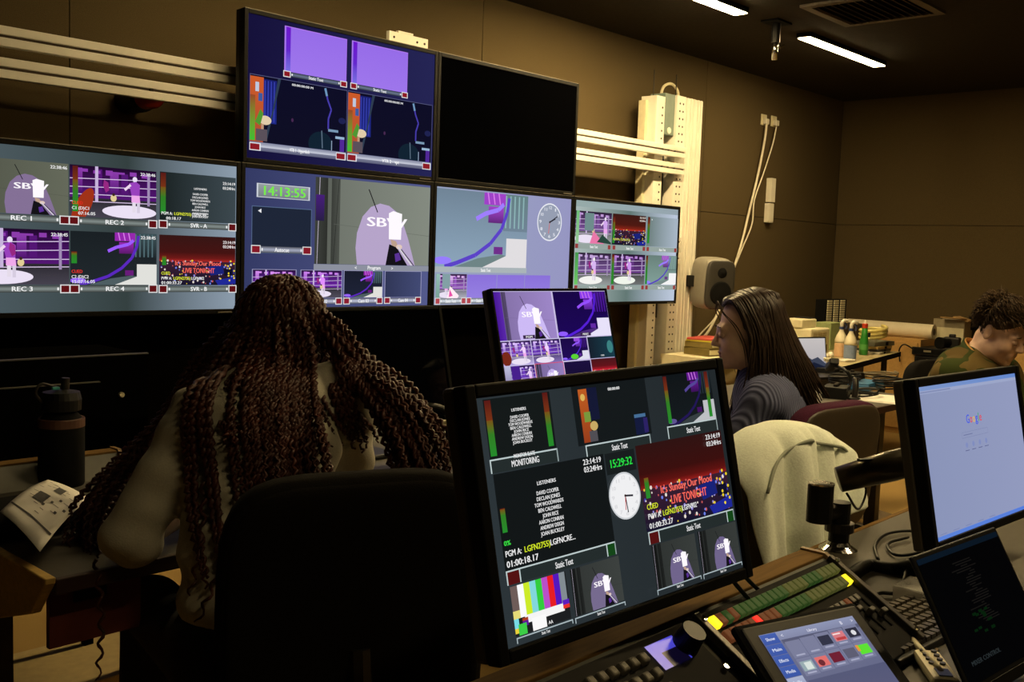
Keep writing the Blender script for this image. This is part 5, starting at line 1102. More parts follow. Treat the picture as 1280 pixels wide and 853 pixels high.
# ================================================================== people: one continuous surface each, from blended limb volumes
class SDF:
    def __init__(s): s.p = []
    def cone(s, a, b, ra, rb, k=.02, op='u'): s.p.append(('c', np.array(a, np.float32), np.array(b, np.float32), ra, rb, k, op)); return s
    def ball(s, c, r, k=.02, R=None, op='u'):
        r = (r, r, r) if np.isscalar(r) else r; s.p.append(('e', np.array(c, np.float32), np.array(r, np.float32), np.eye(3, dtype=np.float32) if R is None else np.array(R, np.float32), 0, k, op)); return s
    def cut(s, pt, n): s.p.append(('h', np.array(pt, np.float32), np.array(n, np.float32), 0, 0, 0, 'x')); return s
    def one(s, q, P):
        if q[0] == 'c':
            a, b, ra, rb = q[1:5]; ba = b-a; pa = P-a; t = np.clip(pa @ ba/max(1e-9, float(ba @ ba)), 0, 1); return np.linalg.norm(pa-t[:, None]*ba, axis=1)-(ra+(rb-ra)*t)
        if q[0] == 'e':
            w = (P-q[1]) @ q[3]; k0 = np.linalg.norm(w/q[2], axis=1); k1 = np.linalg.norm(w/(q[2]**2), axis=1); return np.where(k1 < 1e-6, -float(q[2].min()), k0*(k0-1)/np.maximum(k1, 1e-6))
        return (P-q[1]) @ q[2]
    def ev(s, P, idx=None, inflate=0.):
        d = np.full(len(P), 9., np.float32)
        for q in (s.p if idx is None else [s.p[i] for i in idx]):
            e = s.one(q, P); k = q[5]; op = q[6]
            if op == 'u': e = e-inflate; h = np.clip(.5+.5*(d-e)/k, 0, 1); d = d*(1-h)+e*h-k*h*(1-h)
            elif op == 's': h = np.clip(.5-.5*(d+e)/k, 0, 1); d = d*(1-h)-e*h+k*h*(1-h)
            else: d = np.maximum(d, e)
        return d
    def mesh(s, h, inflate=0., noise=None):
        lo, hi = np.array([9.]*3), np.array([-9.]*3)
        for q in s.p:
            if q[6] != 'u': continue
            if q[0] == 'c': m = max(q[3], q[4]); lo = np.minimum(lo, np.minimum(q[1], q[2])-m); hi = np.maximum(hi, np.maximum(q[1], q[2])+m)
            else: m = float(q[2].max()); lo = np.minimum(lo, q[1]-m); hi = np.maximum(hi, q[1]+m)
        lo = lo-inflate-.03; hi = hi+inflate+.03; B = 12
        nb = np.ceil((hi-lo)/(h*B)).astype(int)+1; n = nb*B+1; V = np.full(n, 1., np.float32)
        I, J, K = np.meshgrid(*[np.arange(k) for k in nb], indexing='ij'); cen = lo+(np.stack([I, J, K], -1).reshape(-1, 3)+.5)*h*B; rad = h*B*.87
        cen = cen.astype(np.float32); D = [s.one(q, cen) for q in s.p]; tot = s.ev(cen, None, inflate)
        g = np.stack(np.meshgrid(*[np.arange(B+1)]*3, indexing='ij'), -1).reshape(-1, 3)
        for b in range(len(cen)):
            i, j, k = b//(nb[1]*nb[2]), (b//nb[2]) % nb[1], b % nb[2]; sl = (slice(i*B, i*B+B+1), slice(j*B, j*B+B+1), slice(k*B, k*B+B+1))
            if abs(tot[b]) > rad*1.6+.03:
                V[sl] = np.where(tot[b] < 0, -1., 1.); continue
        for b in range(len(cen)):
            if abs(tot[b]) > rad*1.6+.03: continue
            i, j, k = b//(nb[1]*nb[2]), (b//nb[2]) % nb[1], b % nb[2]; sl = (slice(i*B, i*B+B+1), slice(j*B, j*B+B+1), slice(k*B, k*B+B+1))
            idx = [m for m, q in enumerate(s.p) if q[6] == 'x' or D[m][b]-inflate < rad+q[5]+.05]
            P = (lo+(g+np.array([i, j, k])*B)*h).astype(np.float32); d = s.ev(P, idx, inflate)
            if noise is not None: d = d+noise(P)
            V[sl] = d.reshape(B+1, B+1, B+1)
        return s.nets(V, lo, h)
    @staticmethod
    def nets(V, lo, h):
        ins = V < 0; c = np.zeros(tuple(k-1 for k in V.shape), np.int8)
        for a in (0, 1):
            for b in (0, 1):
                for d in (0, 1): c += ins[a:V.shape[0]-1+a, b:V.shape[1]-1+b, d:V.shape[2]-1+d]
        act = np.argwhere((c > 0) & (c < 8)); ix = -np.ones(c.shape, np.int32); ix[tuple(act.T)] = np.arange(len(act))
        co = np.array([(a, b, d) for a in (0, 1) for b in (0, 1) for d in (0, 1)]); cv = np.stack([V[tuple((act+o).T)] for o in co], 1)
        pos = np.zeros((len(act), 3)); cnt = np.zeros(len(act))
        for a in range(8):
            for b in range(a+1, 8):
                if np.abs(co[a]-co[b]).sum() != 1: continue
                m = (cv[:, a] < 0) != (cv[:, b] < 0); t = cv[m, a]/(cv[m, a]-cv[m, b]); pos[m] += co[a]+t[:, None]*(co[b]-co[a]); cnt[m] += 1
        P = lo+(act+pos/np.maximum(cnt, 1)[:, None])*h; F = []
        for ax in range(3):
            sa = [slice(1, -1)]*3; sa[ax] = slice(0, -1); sb = [slice(1, -1)]*3; sb[ax] = slice(1, None)
            A, Bv = ins[tuple(sa)], ins[tuple(sb)]; e = np.argwhere(A != Bv); fl = A[tuple(e.T)]; off = np.ones(3, int); off[ax] = 0; e = e+off
            u, v = (ax+1) % 3, (ax+2) % 3; q = []
            for du, dv in ((-1, -1), (0, -1), (0, 0), (-1, 0)):
                t = e.copy(); t[:, u] += du; t[:, v] += dv; q.append(ix[tuple(t.T)])
            q = np.stack(q, 1); q[~fl] = q[~fl][:, ::-1]; F.append(q)
        F = np.concatenate(F); F = F[(F >= 0).all(1)]; return P, F
def sdf_obj(name, pf, m, parent=None, root=None, smooth_it=0):
    P, F = pf; me = bpy.data.meshes.new(name); off = np.array(root if root is not None else parent.location)
    me.from_pydata((P-off).tolist(), [], F.tolist()); me.polygons.foreach_set('use_smooth', [True]*len(me.polygons)); me.materials.append(m); me.update()
    o = bpy.data.objects.new(name, me); COL.objects.link(o)
    if parent is not None: o.parent = parent
    else: o.location = tuple(float(k) for k in off)
    k = o.modifiers.new('smooth', 'SMOOTH'); k.factor = .5; k.iterations = 2+smooth_it
    return o
def unit(v): v = np.array(v, float); return v/np.linalg.norm(v)
class Head:
    def __init__(s, c, fwd, s_=1., roll=0.):
        s.c = np.array(c, float); s.f = unit(fwd); r = unit(np.cross(s.f, (0, 0, 1))); u = np.cross(r, s.f)
        s.r = r*math.cos(roll)+u*math.sin(roll); s.u = np.cross(s.r, s.f); s.k = s_; s.R = np.stack([s.r, s.f, s.u], 1)
    def w(s, x, y, z): return s.c + (s.r*x+s.f*y+s.u*z)*s.k
    def add(s, S, male=False):
        k = s.k; E = lambda c, r, kk=.012, op='u': S.ball(s.w(*c), tuple(q*k for q in r), kk, s.R, op)
        E((0, -.018, .038), (.076, .096, .088), .02); E((0, .026, -.035), (.060, .070, .082), .03); E((0, .052, -.088), (.036, .036, .032), .03)
        for q in (-1, 1): E((q*.036, .055, -.035), (.028, .030, .032), .02); E((q*.045, .01, -.075), (.022, .04, .03), .025)
        S.cone(s.w(-.034, .081, .018), s.w(.034, .081, .018), .013*k, .013*k, .014)
        for q in (-1, 1): E((q*.031, .108, -.001), (.017, .015, .012), .012, 's')
        S.cone(s.w(0, .091, .004), s.w(0, .112, -.030), .0075*k, .0108*k, .010); S.cone(s.w(-.011, .101, -.034), s.w(.011, .101, -.034), .0075*k, .0075*k, .008)
        S.cone(s.w(-.019, .090, -.063), s.w(.019, .090, -.063), .0062*k, .0062*k, .007); S.cone(s.w(-.016, .088, -.075), s.w(.016, .088, -.075), .0072*k, .0072*k, .007)
        E((0, .074, -.069), (.028, .020, .022), .015); E((0, .1005, -.069), (.02, .006, .0018), .003, 's'); E((0, .082, -.107), (.018, .016, .014), .015)
        for q in (-1, 1):
            E((q*.078, -.008, -.008), (.010, .020, .032), .010); E((q*.086, -.004, -.006), (.006, .010, .018), .006, 's'); E((q*.031, .086, -.001), (.0125, .0125, .0125), .003)
def eyes(h, parent, m, mi):
    for q in (-1, 1):      # lowered lids with a dark lash line
        c = h.w(q*.031, .0848, -.002); e = MB(parent).ell(c, (.0128*h.k,)*3, None, 16, 12).build('eyelid', m, parent, smooth=True)
        pts = [h.w(q*.031+.0105*math.sin(a), .0848+.0118*math.cos(a)*.97, -.0075) for a in np.linspace(-1.1, 1.1, 9)]
        MB(parent).tube(pts, .0016, 6).build('lashes', mi, e, smooth=True)
        pts = [h.w(q*.031+.019*math.sin(a), .083+.013*math.cos(a), .0215+.004*math.cos(a)) for a in np.linspace(-1.0, 1.0, 9)]
        MB(parent).tube(pts, [.0012, .002, .0026, .0028, .0028, .0026, .0024, .002, .0012], 6).build('eyebrow', mi, parent, smooth=True)
def hand(S, wr, d, up, side, k=.008):
    d = unit(d); up = unit(up); r = unit(np.cross(d, up)); up = np.cross(r, d); wr = np.array(wr, float); pl = lambda x, y, z: wr+r*x+d*y+up*z
    S.ball(pl(0, .045, 0), (.040, .050, .015), .012, np.stack([r, d, up], 1))
    for i, (x, L) in enumerate(((-.030, .058), (-.010, .068), (.011, .074), (.031, .066))):
        a = pl(x, .082, 0); b = pl(x*1.1, .082+L*.45, .006); c = pl(x*1.1, .082+L*.8, -.008); e = pl(x*1.08, .082+L*.92, -.024)
        S.cone(a, b, .0095, .0088, k); S.cone(b, c, .0088, .008, k); S.cone(c, e, .008, .007, k)
    a, b, c = pl(side*.032, .02, -.004), pl(side*.060, .05, -.010), pl(side*.062, .083, -.018); S.cone(a, b, .0125, .0105, .012); S.cone(b, c, .0105, .0085, k)
def body(J, shoulder=.055, chest=(.165, .105), hip=.15, arm=(.046, .038, .028), leg=(.080, .055, .042), hands=True, thumb=(1, -1)):
    S = SDF(); Jn = {k: np.array(v, float) for k, v in J.items()}
    ax = unit(Jn['Rs']-Jn['Ls']); up = unit(Jn['neckb']-Jn['pelvis']); fw = unit(np.cross(up, ax)); ax = np.cross(fw, up); R = np.stack([ax, fw, up], 1)
    S.ball(Jn['pelvis'], (hip, .115, .11), .05, R); S.ball(Jn['waist'], (chest[0]*.82, chest[1]*.92, .15), .08, R); S.ball(Jn['chest'], (chest[0], chest[1], .155), .08, R)
    S.cone(Jn['Ls'], Jn['Rs'], shoulder, shoulder, .06); S.cone(Jn['neckb']-up*.02, Jn['headb'], .054, .048, .04)
    for a in 'LR':
        S.cone(Jn[a+'s'], Jn[a+'e'], arm[0]+.004, arm[1], .03); S.cone(Jn[a+'e'], Jn[a+'w'], arm[1], arm[2], .02)
        S.cone(Jn[a+'h'], Jn[a+'k'], leg[0], leg[1], .04); S.cone(Jn[a+'k'], Jn[a+'a'], leg[1], leg[2], .02); f = Jn[a+'k']-Jn['pelvis']; f[2] = 0; f = unit(f); q = Jn[a+'a'].copy(); q[2] = .045
        S.cone(q-f*.04, q+f*.13, .042, .034, .03)
        if hands: d = Jn[a+'w']-Jn[a+'e']; d = d*np.array([1, 1, .4]); hand(S, Jn[a+'w'], d, (0, 0, 1), thumb[0] if a == 'L' else thumb[1])
    return S, Jn, R
def cloth(parts, J, infl, chest, hip, arm, leg, top=True, to=1.0, R=None, shoulder=.055, cuts=()):
    S = SDF()
    if top:
        S.ball(J['pelvis']+np.array((0, 0, .05)), (hip, .12, .10), .05, R); S.ball(J['waist'], (chest[0]*.9, chest[1], .15), .08, R); S.ball(J['chest'], (chest[0], chest[1], .155), .08, R); S.cone(J['Ls'], J['Rs'], shoulder, shoulder, .06)
        S.cone(J['neckb']-np.array((0, 0, .04)), J['neckb'], .06, .056, .05)
        for a in 'LR':
            S.cone(J[a+'s'], J[a+'e'], arm[0], arm[1], .03)
            if to > 0: e = J[a+'e']+(J[a+'w']-J[a+'e'])*to; S.cone(J[a+'e'], e, arm[1], arm[2], .02)
    else:
        S.ball(J['pelvis'], (hip, .12, .11), .05, R)
        for a in 'LR': S.cone(J[a+'h'], J[a+'k'], leg[0], leg[1], .04); S.cone(J[a+'k'], J[a+'a'], leg[1], leg[2], .02)
    for c in cuts: S.cut(*c)
    return S
def folds(amp, f=1.):
    return lambda P: amp*(np.sin(P[:, 0]*38*f+np.sin(P[:, 2]*21*f)*1.7)*np.sin(P[:, 2]*33*f+P[:, 1]*17*f)+.6*np.sin(P[:, 2]*70*f+P[:, 0]*30*f)).astype(np.float32)
def shoes(J, parent, m):
    for a in 'LR':
        f = J[a+'k']-J['pelvis']; f[2] = 0; f = unit(f); q = J[a+'a'].copy(); S = SDF(); S.cone(np.array([*(q-f*.045)[:2], .045]), np.array([*(q+f*.14)[:2], .038]), .049, .040, .03); S.cut((0, 0, .0), (0, 0, -1)); sdf_obj('shoe', S.mesh(.009), m, parent)
M_skin1 = mat('skin_fair', (.70, .46, .34), .5, var=.06, scale=60); M_skin2 = mat('skin_brown', (.10, .05, .03), .5, var=.06, scale=60)
M_eye = mat('eye_white', (.6, .58, .55), .3, var=.02); M_iris = mat('iris_dark', (.02, .014, .01), .2, var=.02)
M_denim = mat('dark_denim', (.015, .017, .022), .9, var=.25, scale=300)
M_lip = mat('lip', (.34, .13, .11), .45)

# ---------------------------------------------------------------- person with braids
U_ = np.array([0, 0, 1.]); rootW = (-1.2, -2.08, 0.)
J = dict(pelvis=(-1.29, -2.09, .60), waist=(-1.275, -2.05, .80), chest=(-1.22, -2.0, .985), neckb=(-1.165, -1.93, 1.13), Ls=(-1.335, -1.93, 1.045), Rs=(-1.025, -2.05, 1.10), Le=(-1.475, -1.90, .80), Lw=(-1.27, -1.74, .785), Re=(-.93, -1.93, .84), Rw=(-1.02, -1.72, .785),
         Lh=(-1.37, -2.07, .56), Lk=(-1.30, -1.66, .55), La=(-1.30, -1.62, .09), Rh=(-1.20, -2.07, .56), Rk=(-1.08, -1.66, .55), Ra=(-1.08, -1.62, .09))
hc = at(350, 432, 2.40); HW = Head(hc, (.25, .85, -.55)); J['headb'] = HW.w(0, -.03, -.06)
S, Jn, R = body(J, shoulder=.05, chest=(.155, .105)); HW.add(S)
bodyW = sdf_obj('person', S.mesh(.0075), M_skin2, None, rootW); tag(bodyW, 'seated person with long dark braids and a white top, seen from behind', 'person')
M_wtop = mat('white_knit', (.50, .48, .40), .95, var=.08, scale=250, bump=.2, spec=.05)
C = cloth(None, Jn, .012, (.162, .112), .150, (.056, .052, .046), None, True, .12, R, .054, [((0, 0, .645), (0, 0, -1))])
CW = C
sdf_obj('white_top', C.mesh(.0085, .006, folds(.0055)), M_wtop, bodyW, smooth_it=1)
C = cloth(None, Jn, 0, None, .16, None, (.092, .066, .055), False, 0, R); sdf_obj('trousers', C.mesh(.012, .004), M_denim, bodyW); shoes(Jn, bodyW, M_black)
eyes(HW, bodyW, M_skin2, M_iris)
M_braid = mat('auburn_braids', (.044, .0085, .0035), .5, var=.5, scale=25, spec=.35)
def strand(m, pts, r, crimp, wl, ph, n=5, step=.0065, taper=True, push=None):
    P = np.array(spline(pts, 40)); seg = np.linalg.norm(np.diff(P, axis=0), axis=1); L = np.concatenate([[0], np.cumsum(seg)]); k = max(4, int(L[-1]/step)); t = np.linspace(0, L[-1], k)
    Q = np.stack([np.interp(t, L, P[:, i]) for i in range(3)], 1)
    if push is not None: Q = push(Q)
    a = t/wl*2*math.pi+ph; d = np.gradient(Q, axis=0); d /= np.linalg.norm(d, axis=1)[:, None]+1e-9
    e1 = np.cross(d, MC[2]); e1 /= np.linalg.norm(e1, axis=1)[:, None]+1e-9; e2 = np.cross(d, e1); Q = Q+crimp*(e1*np.cos(a)[:, None]+e2*np.sin(a)[:, None]*.8)
    m.tube([tuple(q) for q in Q], [r*(1+.18*math.sin(a[i]*2.0))*(1-.55*(t[i]/L[-1])**3 if taper else 1) for i in range(k)], n)
hm = MB(bodyW); rg = random.Random(11)
def pusher(h, c, r):
    def f(Q):
        w = (Q-c) @ h.R; k = np.linalg.norm(w/r, axis=1); s = np.where(k < 1, 1/np.maximum(k, .2), 1.); return out(c+(w*s[:, None]) @ h.R.T)
    return f
def out(Q):
    for _ in range(4):
        d = CW.ev(Q.astype(np.float32), None, .006); Q = Q-MC[2]*np.maximum(0, .012-d)[:, None]*1.1
    return Q
capC, capR = HW.w(0, -.02, .045), np.array([.094, .112, .098])
def braid_group(A, B, N, jit=.022, r=.0054, crimp=.0046, cut=.2):
    N = int(N*1.3)
    A, B = [[at(*q) for q in k] for k in (A, B)]
    for i in range(N):
        f = (i+rg.random())/N; w = np.array([rg.gauss(0, 1) for _ in range(3)]); pts = []
        n = len(A)
        for k in range(n):
            s = k/(n-1); p = A[k]*(1-f)+B[k]*f + w*jit*(.25+s*.9)*np.array([1, 1, .5]) + np.array([rg.gauss(0, .006) for _ in range(3)])*(s > 0); pts.append(p)
        if rg.random() < .5: e = rg.uniform(1-cut, 1); pts[-1] = pts[-2]+(pts[-1]-pts[-2])*e
        strand(hm, pts, r*rg.uniform(.8, 1.15), crimp*rg.uniform(.7, 1.3), rg.uniform(.017, .026), rg.uniform(0, 6.28), push=pusher(HW, capC, capR*rg.uniform(1.0, 1.14)))
braid_group([(368, 377, 2.40), (412, 403, 2.36), (452, 452, 2.31), (502, 492, 2.26), (545, 545, 2.22), (560, 600, 2.2)], [(380, 384, 2.36), (418, 432, 2.30), (458, 490, 2.25), (485, 540, 2.2), (500, 600, 2.17), (505, 650, 2.15)], 70)
braid_group([(366, 380, 2.34), (388, 432, 2.27), (392, 500, 2.2), (400, 570, 2.15), (405, 640, 2.12)], [(334, 378, 2.34), (326, 430, 2.27), (316, 500, 2.19), (320, 580, 2.12), (322, 650, 2.08)], 62)
braid_group([(338, 379, 2.35), (318, 430, 2.27), (296, 500, 2.17), (300, 600, 2.09), (305, 680, 2.05)], [(318, 384, 2.36), (272, 450, 2.28), (238, 530, 2.16), (236, 640, 2.08), (262, 735, 2.05)], 8, jit=.012, r=.0070)
braid_group([(335, 378, 2.47), (288, 412, 2.49), (252, 462, 2.47), (212, 520, 2.43), (168, 580, 2.40), (132, 650, 2.28), (128, 715, 2.22)], [(350, 377, 2.52), (302, 402, 2.56), (262, 452, 2.56), (222, 505, 2.54), (172, 565, 2.5), (108, 630, 2.4), (95, 715, 2.3)], 46, jit=.018)
braid_group([(340, 377, 2.40), (308, 392, 2.44), (286, 425, 2.46), (262, 470, 2.42), (250, 520, 2.34)], [(362, 377, 2.46), (395, 395, 2.48), (425, 440, 2.44), (450, 500, 2.38), (470, 560, 2.3)], 70, jit=.016)
for i in range(240):      # braids running over the crown and down all round the head
    az = rg.uniform(0, 2*math.pi); hd = np.array([math.cos(az), math.sin(az), 0]); k = rg.uniform(1.0, 1.12); pts = []
    for th in (.12, .45, .8, 1.15, 1.5):
        d = HW.R.T @ (hd*math.sin(th)+np.array([0, 0, 1.])*math.cos(th)); pts.append(capC+HW.R @ (d*capR*k))
    e = pts[-1]; ln = rg.uniform(.05, .15); pts += [e+hd*.012-U_*ln*.5, e+hd*.02-U_*ln]
    strand(hm, pts, .0056*rg.uniform(.85, 1.15), .0045, rg.uniform(.017, .026), rg.uniform(0, 6.28), push=out)
for (a, b) in (((120, 700), (122, 850)), ((262, 600), (250, 735)), ((300, 640), (262, 765))):
    strand(hm, [at(a[0], a[1], 2.12), at((a[0]+b[0])/2+6, (a[1]+b[1])/2, 2.1), at(b[0], b[1], 2.1)], .0042, .006, .04, 1., push=out)
hm.build('braids', M_braid, bodyW, smooth=True)
S = SDF(); S.ball(HW.w(0, -.02, .045), (.088, .106, .092), .02, HW.R); S.cone(HW.w(0, -.04, .0), at(345, 500, 2.30), .06, .04, .05)
sdf_obj('hair_cap', S.mesh(.009), mat('dark_braids', (.03, .009, .005), .6, var=.5, scale=25), bodyW)

# ---------------------------------------------------------------- person with long straight hair and ribbed sweater
F2 = np.array([-.49, .87, 0]); L2 = np.array([-.87, -.49, 0]); U = np.array([0, 0, 1.])
hg = at(933, 413, 3.42); HG = Head(hg, (-.64, .77, -.17), 1.0)
nb = hg - F2*.055 - U*.155; pel = nb - F2*.10 - U*.47
J = dict(pelvis=pel, waist=pel*.55+nb*.45-F2*.02, chest=pel*.2+nb*.8+U*-.02-F2*.015, neckb=nb, Ls=nb+L2*.165-U*.06-F2*.01, Rs=nb-L2*.165-U*.06-F2*.01, headb=HG.w(0, -.03, -.06))
J['Le'] = J['Ls']+F2*.12+L2*.05-U*.25; J['Re'] = J['Rs']+F2*.12-L2*.05-U*.25
J['Lw'] = J['Le']+F2*.20-L2*.03+U*.0; J['Rw'] = J['Re']+F2*.20+L2*.03
for a in 'LR': J[a+'w'][2] = .785; J[a+'e'][2] = max(J[a+'e'][2], .76)
for a, q in (('L', 1), ('R', -1)): J[a+'h'] = pel+L2*.085*q-U*.02; J[a+'k'] = pel+F2*.38+L2*.11*q; J[a+'k'][2] = .55; J[a+'a'] = J[a+'k']+F2*.03; J[a+'a'][2] = .09
rootG = (float(pel[0]), float(pel[1]), 0.)
S, Jn, R = body(J, shoulder=.048, chest=(.15, .10), hip=.15); HG.add(S)
bodyG = sdf_obj('person', S.mesh(.0055), M_skin1, None, rootG); tag(bodyG, 'seated person with long straight brown hair and a blue-grey ribbed sweater, in profile', 'person')
M_rib = mat('ribbed_knit', (.10, .11, .19), .95, var=.22, scale=24, bump=.8, kind='rib', spec=.05)
C = cloth(None, Jn, 0, (.165, .115), .16, (.060, .054, .042), None, True, .9, R, .056, [((0, 0, .62), (0, 0, -1))]); sdf_obj('ribbed_sweater', C.mesh(.008, .004, folds(.002)), M_rib, bodyG, smooth_it=1)
C = cloth(None, Jn, 0, None, .16, None, (.092, .066, .055), False, 0, R); sdf_obj('trousers', C.mesh(.012, .004), M_denim, bodyG); shoes(Jn, bodyG, M_black); eyes(HG, bodyG, M_skin1, M_iris)
S = SDF(); S.cone(HG.w(-.017, .0958, -.0632), HG.w(.017, .0958, -.0632), .005, .005, .004); S.cone(HG.w(-.014, .0945, -.075), HG.w(.014, .0945, -.075), .006, .006, .004); sdf_obj('lips', S.mesh(.003), M_lip, bodyG)
M_hairg = mat('brown_hair', (.022, .011, .005), .5, var=.5, scale=60, spec=.3)
hm = MB(bodyG); rg = random.Random(5)
for side in (-1, 1):
    for i in range(420):
        al = math.radians(74+106*((i+rg.random())/420)); fr = (al-math.radians(74))/math.radians(106)
        y0 = .07-.175*fr; lay = rg.uniform(0, .016)
        rt = HG.w(side*.004, y0, .034+math.sqrt(max(.01, 1-((y0+.018)/.105)**2))*.096+lay*.5)
        ea = np.array([(.088+lay)*math.sin(al)*side, -.012+(.106+lay)*math.cos(al)*.92, -.005]); 
        if fr < .22: ea[1] -= .004
        eq = HG.w(*ea); mid = HG.w(side*(.062+lay)*math.sin(al)**.6*1.02, (y0*.55+ea[1]*.5), .098+lay*.6)
        back = max(0., fr-.25)/.75; dr = -F2*(.155*back) + L2*(-side)*0.
        Lh = rg.uniform(.26, .36); wob = np.array([rg.gauss(0, .006), rg.gauss(0, .006), 0])
        out = L2*(side*-1)*0
        p3 = eq-U*Lh*.33+dr*.22+wob-F2*.004; p4 = eq-U*Lh*.66+dr*.62+wob*1.5; p5 = eq-U*Lh+dr*1.0+wob*2
        if fr < .3: p3 = p3-F2*.012; p4 = p4-F2*.01; p5 = p5
        strand(hm, [rt, mid, eq, p3, p4, p5], .0034, .0006, .2, rg.random()*6, 4, .014)
for i in range(260):      # hair lying over the back of the crown
    az = rg.uniform(-1.5, 1.5); k = rg.uniform(1.02, 1.10); c0 = HG.w(0, -.028, .040); pts = []
    for th in (.05, .4, .8, 1.2, 1.6):
        d = np.array([math.sin(az)*math.sin(th), -math.cos(az)*math.sin(th), math.cos(th)]); pts.append(c0+HG.R @ (d*np.array([.084, .099, .090])*k))
    e = pts[-1]; bk = math.cos(az); ln = rg.uniform(.8, 1.45); pts += [e-U*.09-F2*.045*bk, e-U*.19*ln-F2*.11*bk*ln]
    strand(hm, pts, .0034, .0005, .2, rg.random()*6, 4, .014)
for i in range(5):   # loose fringe beside the face
    s_ = rg.choice((-1, 1)); a = rg.uniform(.0, .03); strand(hm, [HG.w(s_*.01, .085, .11), HG.w(s_*.055, .085-a*.4, .07), HG.w(s_*.076, .066-a, .015), HG.w(s_*.078, .05-a, -.04), HG.w(s_*.075, .035-a, -.10)-U*.05], .0018, .001, .1, 0, 4, .012)
hm.build('straight_hair', M_hairg, bodyG, smooth=True)
S = SDF(); S.ball(HG.w(0, -.028, .040), (.080, .094, .084), .02, HG.R); S.cut(HG.w(0, .062, .06), HG.f*.8-HG.u*.55); S.cone(HG.w(0, -.055, 0), HG.w(0, -.05, -.03)-U*.2-F2*.10, .075, .055, .05); S.cone(HG.w(0, -.05, -.03)-U*.1-F2*.06, HG.w(0, -.05, -.03)-U*.30-F2*.16, .06, .035, .05)
sdf_obj('hair_cap', S.mesh(.0075), M_hairg, bodyG)

# ---------------------------------------------------------------- person in the camouflage fleece
F3 = unit((-.20, -.98, 0)); L3 = np.array([-F3[1], F3[0], 0]); hb = at(1252, 413, 4.2); HB = Head(hb, (F3[0], F3[1], -.52), 1.02, roll=-.08)
nb = hb-F3*.085-U*.135; pel = nb-F3*.14-U*.46
J = dict(pelvis=pel, waist=pel*.55+nb*.45-F3*.03, chest=pel*.2+nb*.8-F3*.02, neckb=nb, Ls=nb+L3*.185-U*.065, Rs=nb-L3*.185-U*.065, headb=HB.w(0, -.04, -.06))
for a, q in (('L', 1), ('R', -1)):
    J[a+'e'] = J[a+'s']+F3*.10+L3*.06*q-U*.25; J[a+'w'] = J[a+'e']+F3*.22-L3*.10*q+U*.04; J[a+'h'] = pel+L3*.09*q-U*.02; J[a+'k'] = pel+F3*.42+L3*.13*q; J[a+'k'][2] = .54; J[a+'a'] = J[a+'k']+F3*.02; J[a+'a'][2] = .09
rootB = (float(pel[0]), float(pel[1]), 0.)
S, Jn, R = body(J, shoulder=.056, chest=(.17, .115), hip=.155); HB.add(S)
bodyB = sdf_obj('person', S.mesh(.006), M_skin1, None, rootB); tag(bodyB, 'seated person with short brown hair in a green and tan camouflage fleece, looking down', 'person')
M_camo = bpy.data.materials.new('camouflage_fleece'); M_camo.use_nodes = True; N_, L_ = M_camo.node_tree.nodes, M_camo.node_tree.links; b_ = N_['Principled BSDF']; b_.inputs['Roughness'].default_value = 1.; b_.inputs['Specular IOR Level'].default_value = .05
tc = N_.new('ShaderNodeTexCoord'); nz = N_.new('ShaderNodeTexNoise'); nz.inputs['Scale'].default_value = 5.5; nz.inputs['Detail'].default_value = 1.5; L_.new(tc.outputs['Object'], nz.inputs['Vector'])
rp = N_.new('ShaderNodeValToRGB'); rp.color_ramp.interpolation = 'CONSTANT'; rp.color_ramp.elements[0].color = (.022, .030, .010, 1); rp.color_ramp.elements[1].position = .46; rp.color_ramp.elements[1].color = (.12, .085, .032, 1)
for ps, cl in ((.55, (.035, .045, .014, 1)), (.64, (.08, .055, .02, 1))): e = rp.color_ramp.elements.new(ps); e.color = cl
L_.new(nz.outputs['Fac'], rp.inputs[0]); L_.new(rp.outputs[0], b_.inputs['Base Color'])
C = cloth(None, Jn, 0, (.19, .135), .17, (.075, .066, .05), None, True, .9, R, .068, [((0, 0, .58), (0, 0, -1))]); sdf_obj('fleece', C.mesh(.009, .004, folds(.004, .7)), M_camo, bodyB, smooth_it=1)
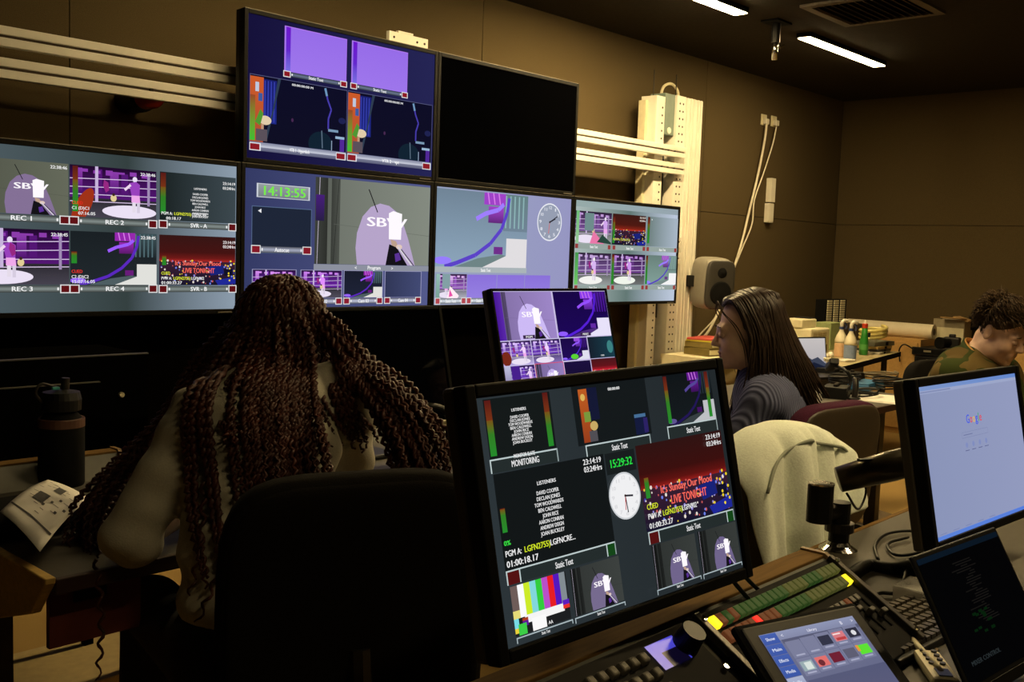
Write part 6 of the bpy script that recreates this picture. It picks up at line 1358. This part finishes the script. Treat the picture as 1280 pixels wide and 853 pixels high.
# collar: outer green, tan lining
upv = unit(Jn['headb']-Jn['neckb']); ex = unit(np.cross(upv, F3)); ey = np.cross(ex, upv)
def ring(r0, r1, z0, z1, nm, m, tilt=.03):
    g = []
    for k in range(4):
        s = k/3; row = []
        for i in range(33):
            a = 2*math.pi*i/32+math.pi/2; q = Jn['neckb']-upv*.01+(ex*math.cos(a)+ey*math.sin(a)*.95)*(r0+(r1-r0)*s)+upv*(z0+(z1-z0)*s+tilt*(-math.sin(a))*s); row.append(tuple(q))
        g.append(row)
    MB(bodyB).sheet(g).build(nm, m, bodyB, smooth=True, solid=.008)
ring(.098, .085, -.02, .055, 'collar', mat('green_fleece', (.045, .06, .025), 1., spec=.05)); ring(.088, .077, -.02, .058, 'collar_lining', mat('tan_lining', (.45, .24, .08), .9, spec=.05))
C = cloth(None, Jn, 0, None, .165, None, (.095, .07, .058), False, 0, R); sdf_obj('trousers', C.mesh(.012, .004), M_denim, bodyB); shoes(Jn, bodyB, M_black); eyes(HB, bodyB, M_skin1, M_iris)
S = SDF(); S.cone(HB.w(-.018, .0925, -.0632), HB.w(.018, .0925, -.0632), .0042, .0042, .004); S.cone(HB.w(-.015, .091, -.075), HB.w(.015, .091, -.075), .005, .005, .004); sdf_obj('lips', S.mesh(.003), M_lip, bodyB)
M_hairb = mat('short_brown_hair', (.050, .029, .012), .6, var=.5, scale=70, spec=.25)
hm = MB(bodyB); rg = random.Random(9); gold = math.pi*(3-math.sqrt(5))
for i in range(2600):
    z = 1-1.5*(i+.5)/2600; rr_ = math.sqrt(max(0, 1-z*z)); a = i*gold; d = np.array([rr_*math.cos(a), rr_*math.sin(a), z])
    if d[1] > .45 and d[2] < .42: continue
    if d[2] < -.02 and d[1] > -.25: continue
    if d[2] < .16 and d[1] > .12: continue
    p = np.array([0, -.018, .040])+d*np.array([.079, .099, .090]); out = unit(d/np.array([.079, .099, .090]))
    top = max(0, d[2]); ln = .022+.040*top+rg.uniform(0, .012); wv = math.sin(p[0]*70+p[1]*40)*.35; sw = np.array([.35+wv, .75 if d[1] > -.3 else -.1, -.45 if d[2] < .5 else -.1])+np.array([rg.gauss(0, .16) for _ in range(3)])
    q1 = p+out*ln*.34+sw*ln*.35; q2 = p+out*ln*.40+sw*ln*.95
    strand(hm, [HB.w(*(p-out*.004)), HB.w(*q1), HB.w(*q2)], .0021, .0, .2, 0, 3, .016)
hm.build('short_hair', M_hairb, bodyB, smooth=True)
S = SDF(); S.ball(HB.w(0, -.022, .045), (.082, .100, .092), .02, HB.R); S.cut(HB.w(0, .066, .05), HB.f*.85-HB.u*.5); S.cut(HB.w(0, -.06, -.04), -HB.u*.9+HB.f*.45); S.cut(HB.w(0, .03, 0.02), HB.f*.5-HB.u*.85)
sdf_obj('hair_cap', S.mesh(.0075), M_hairb, bodyB)
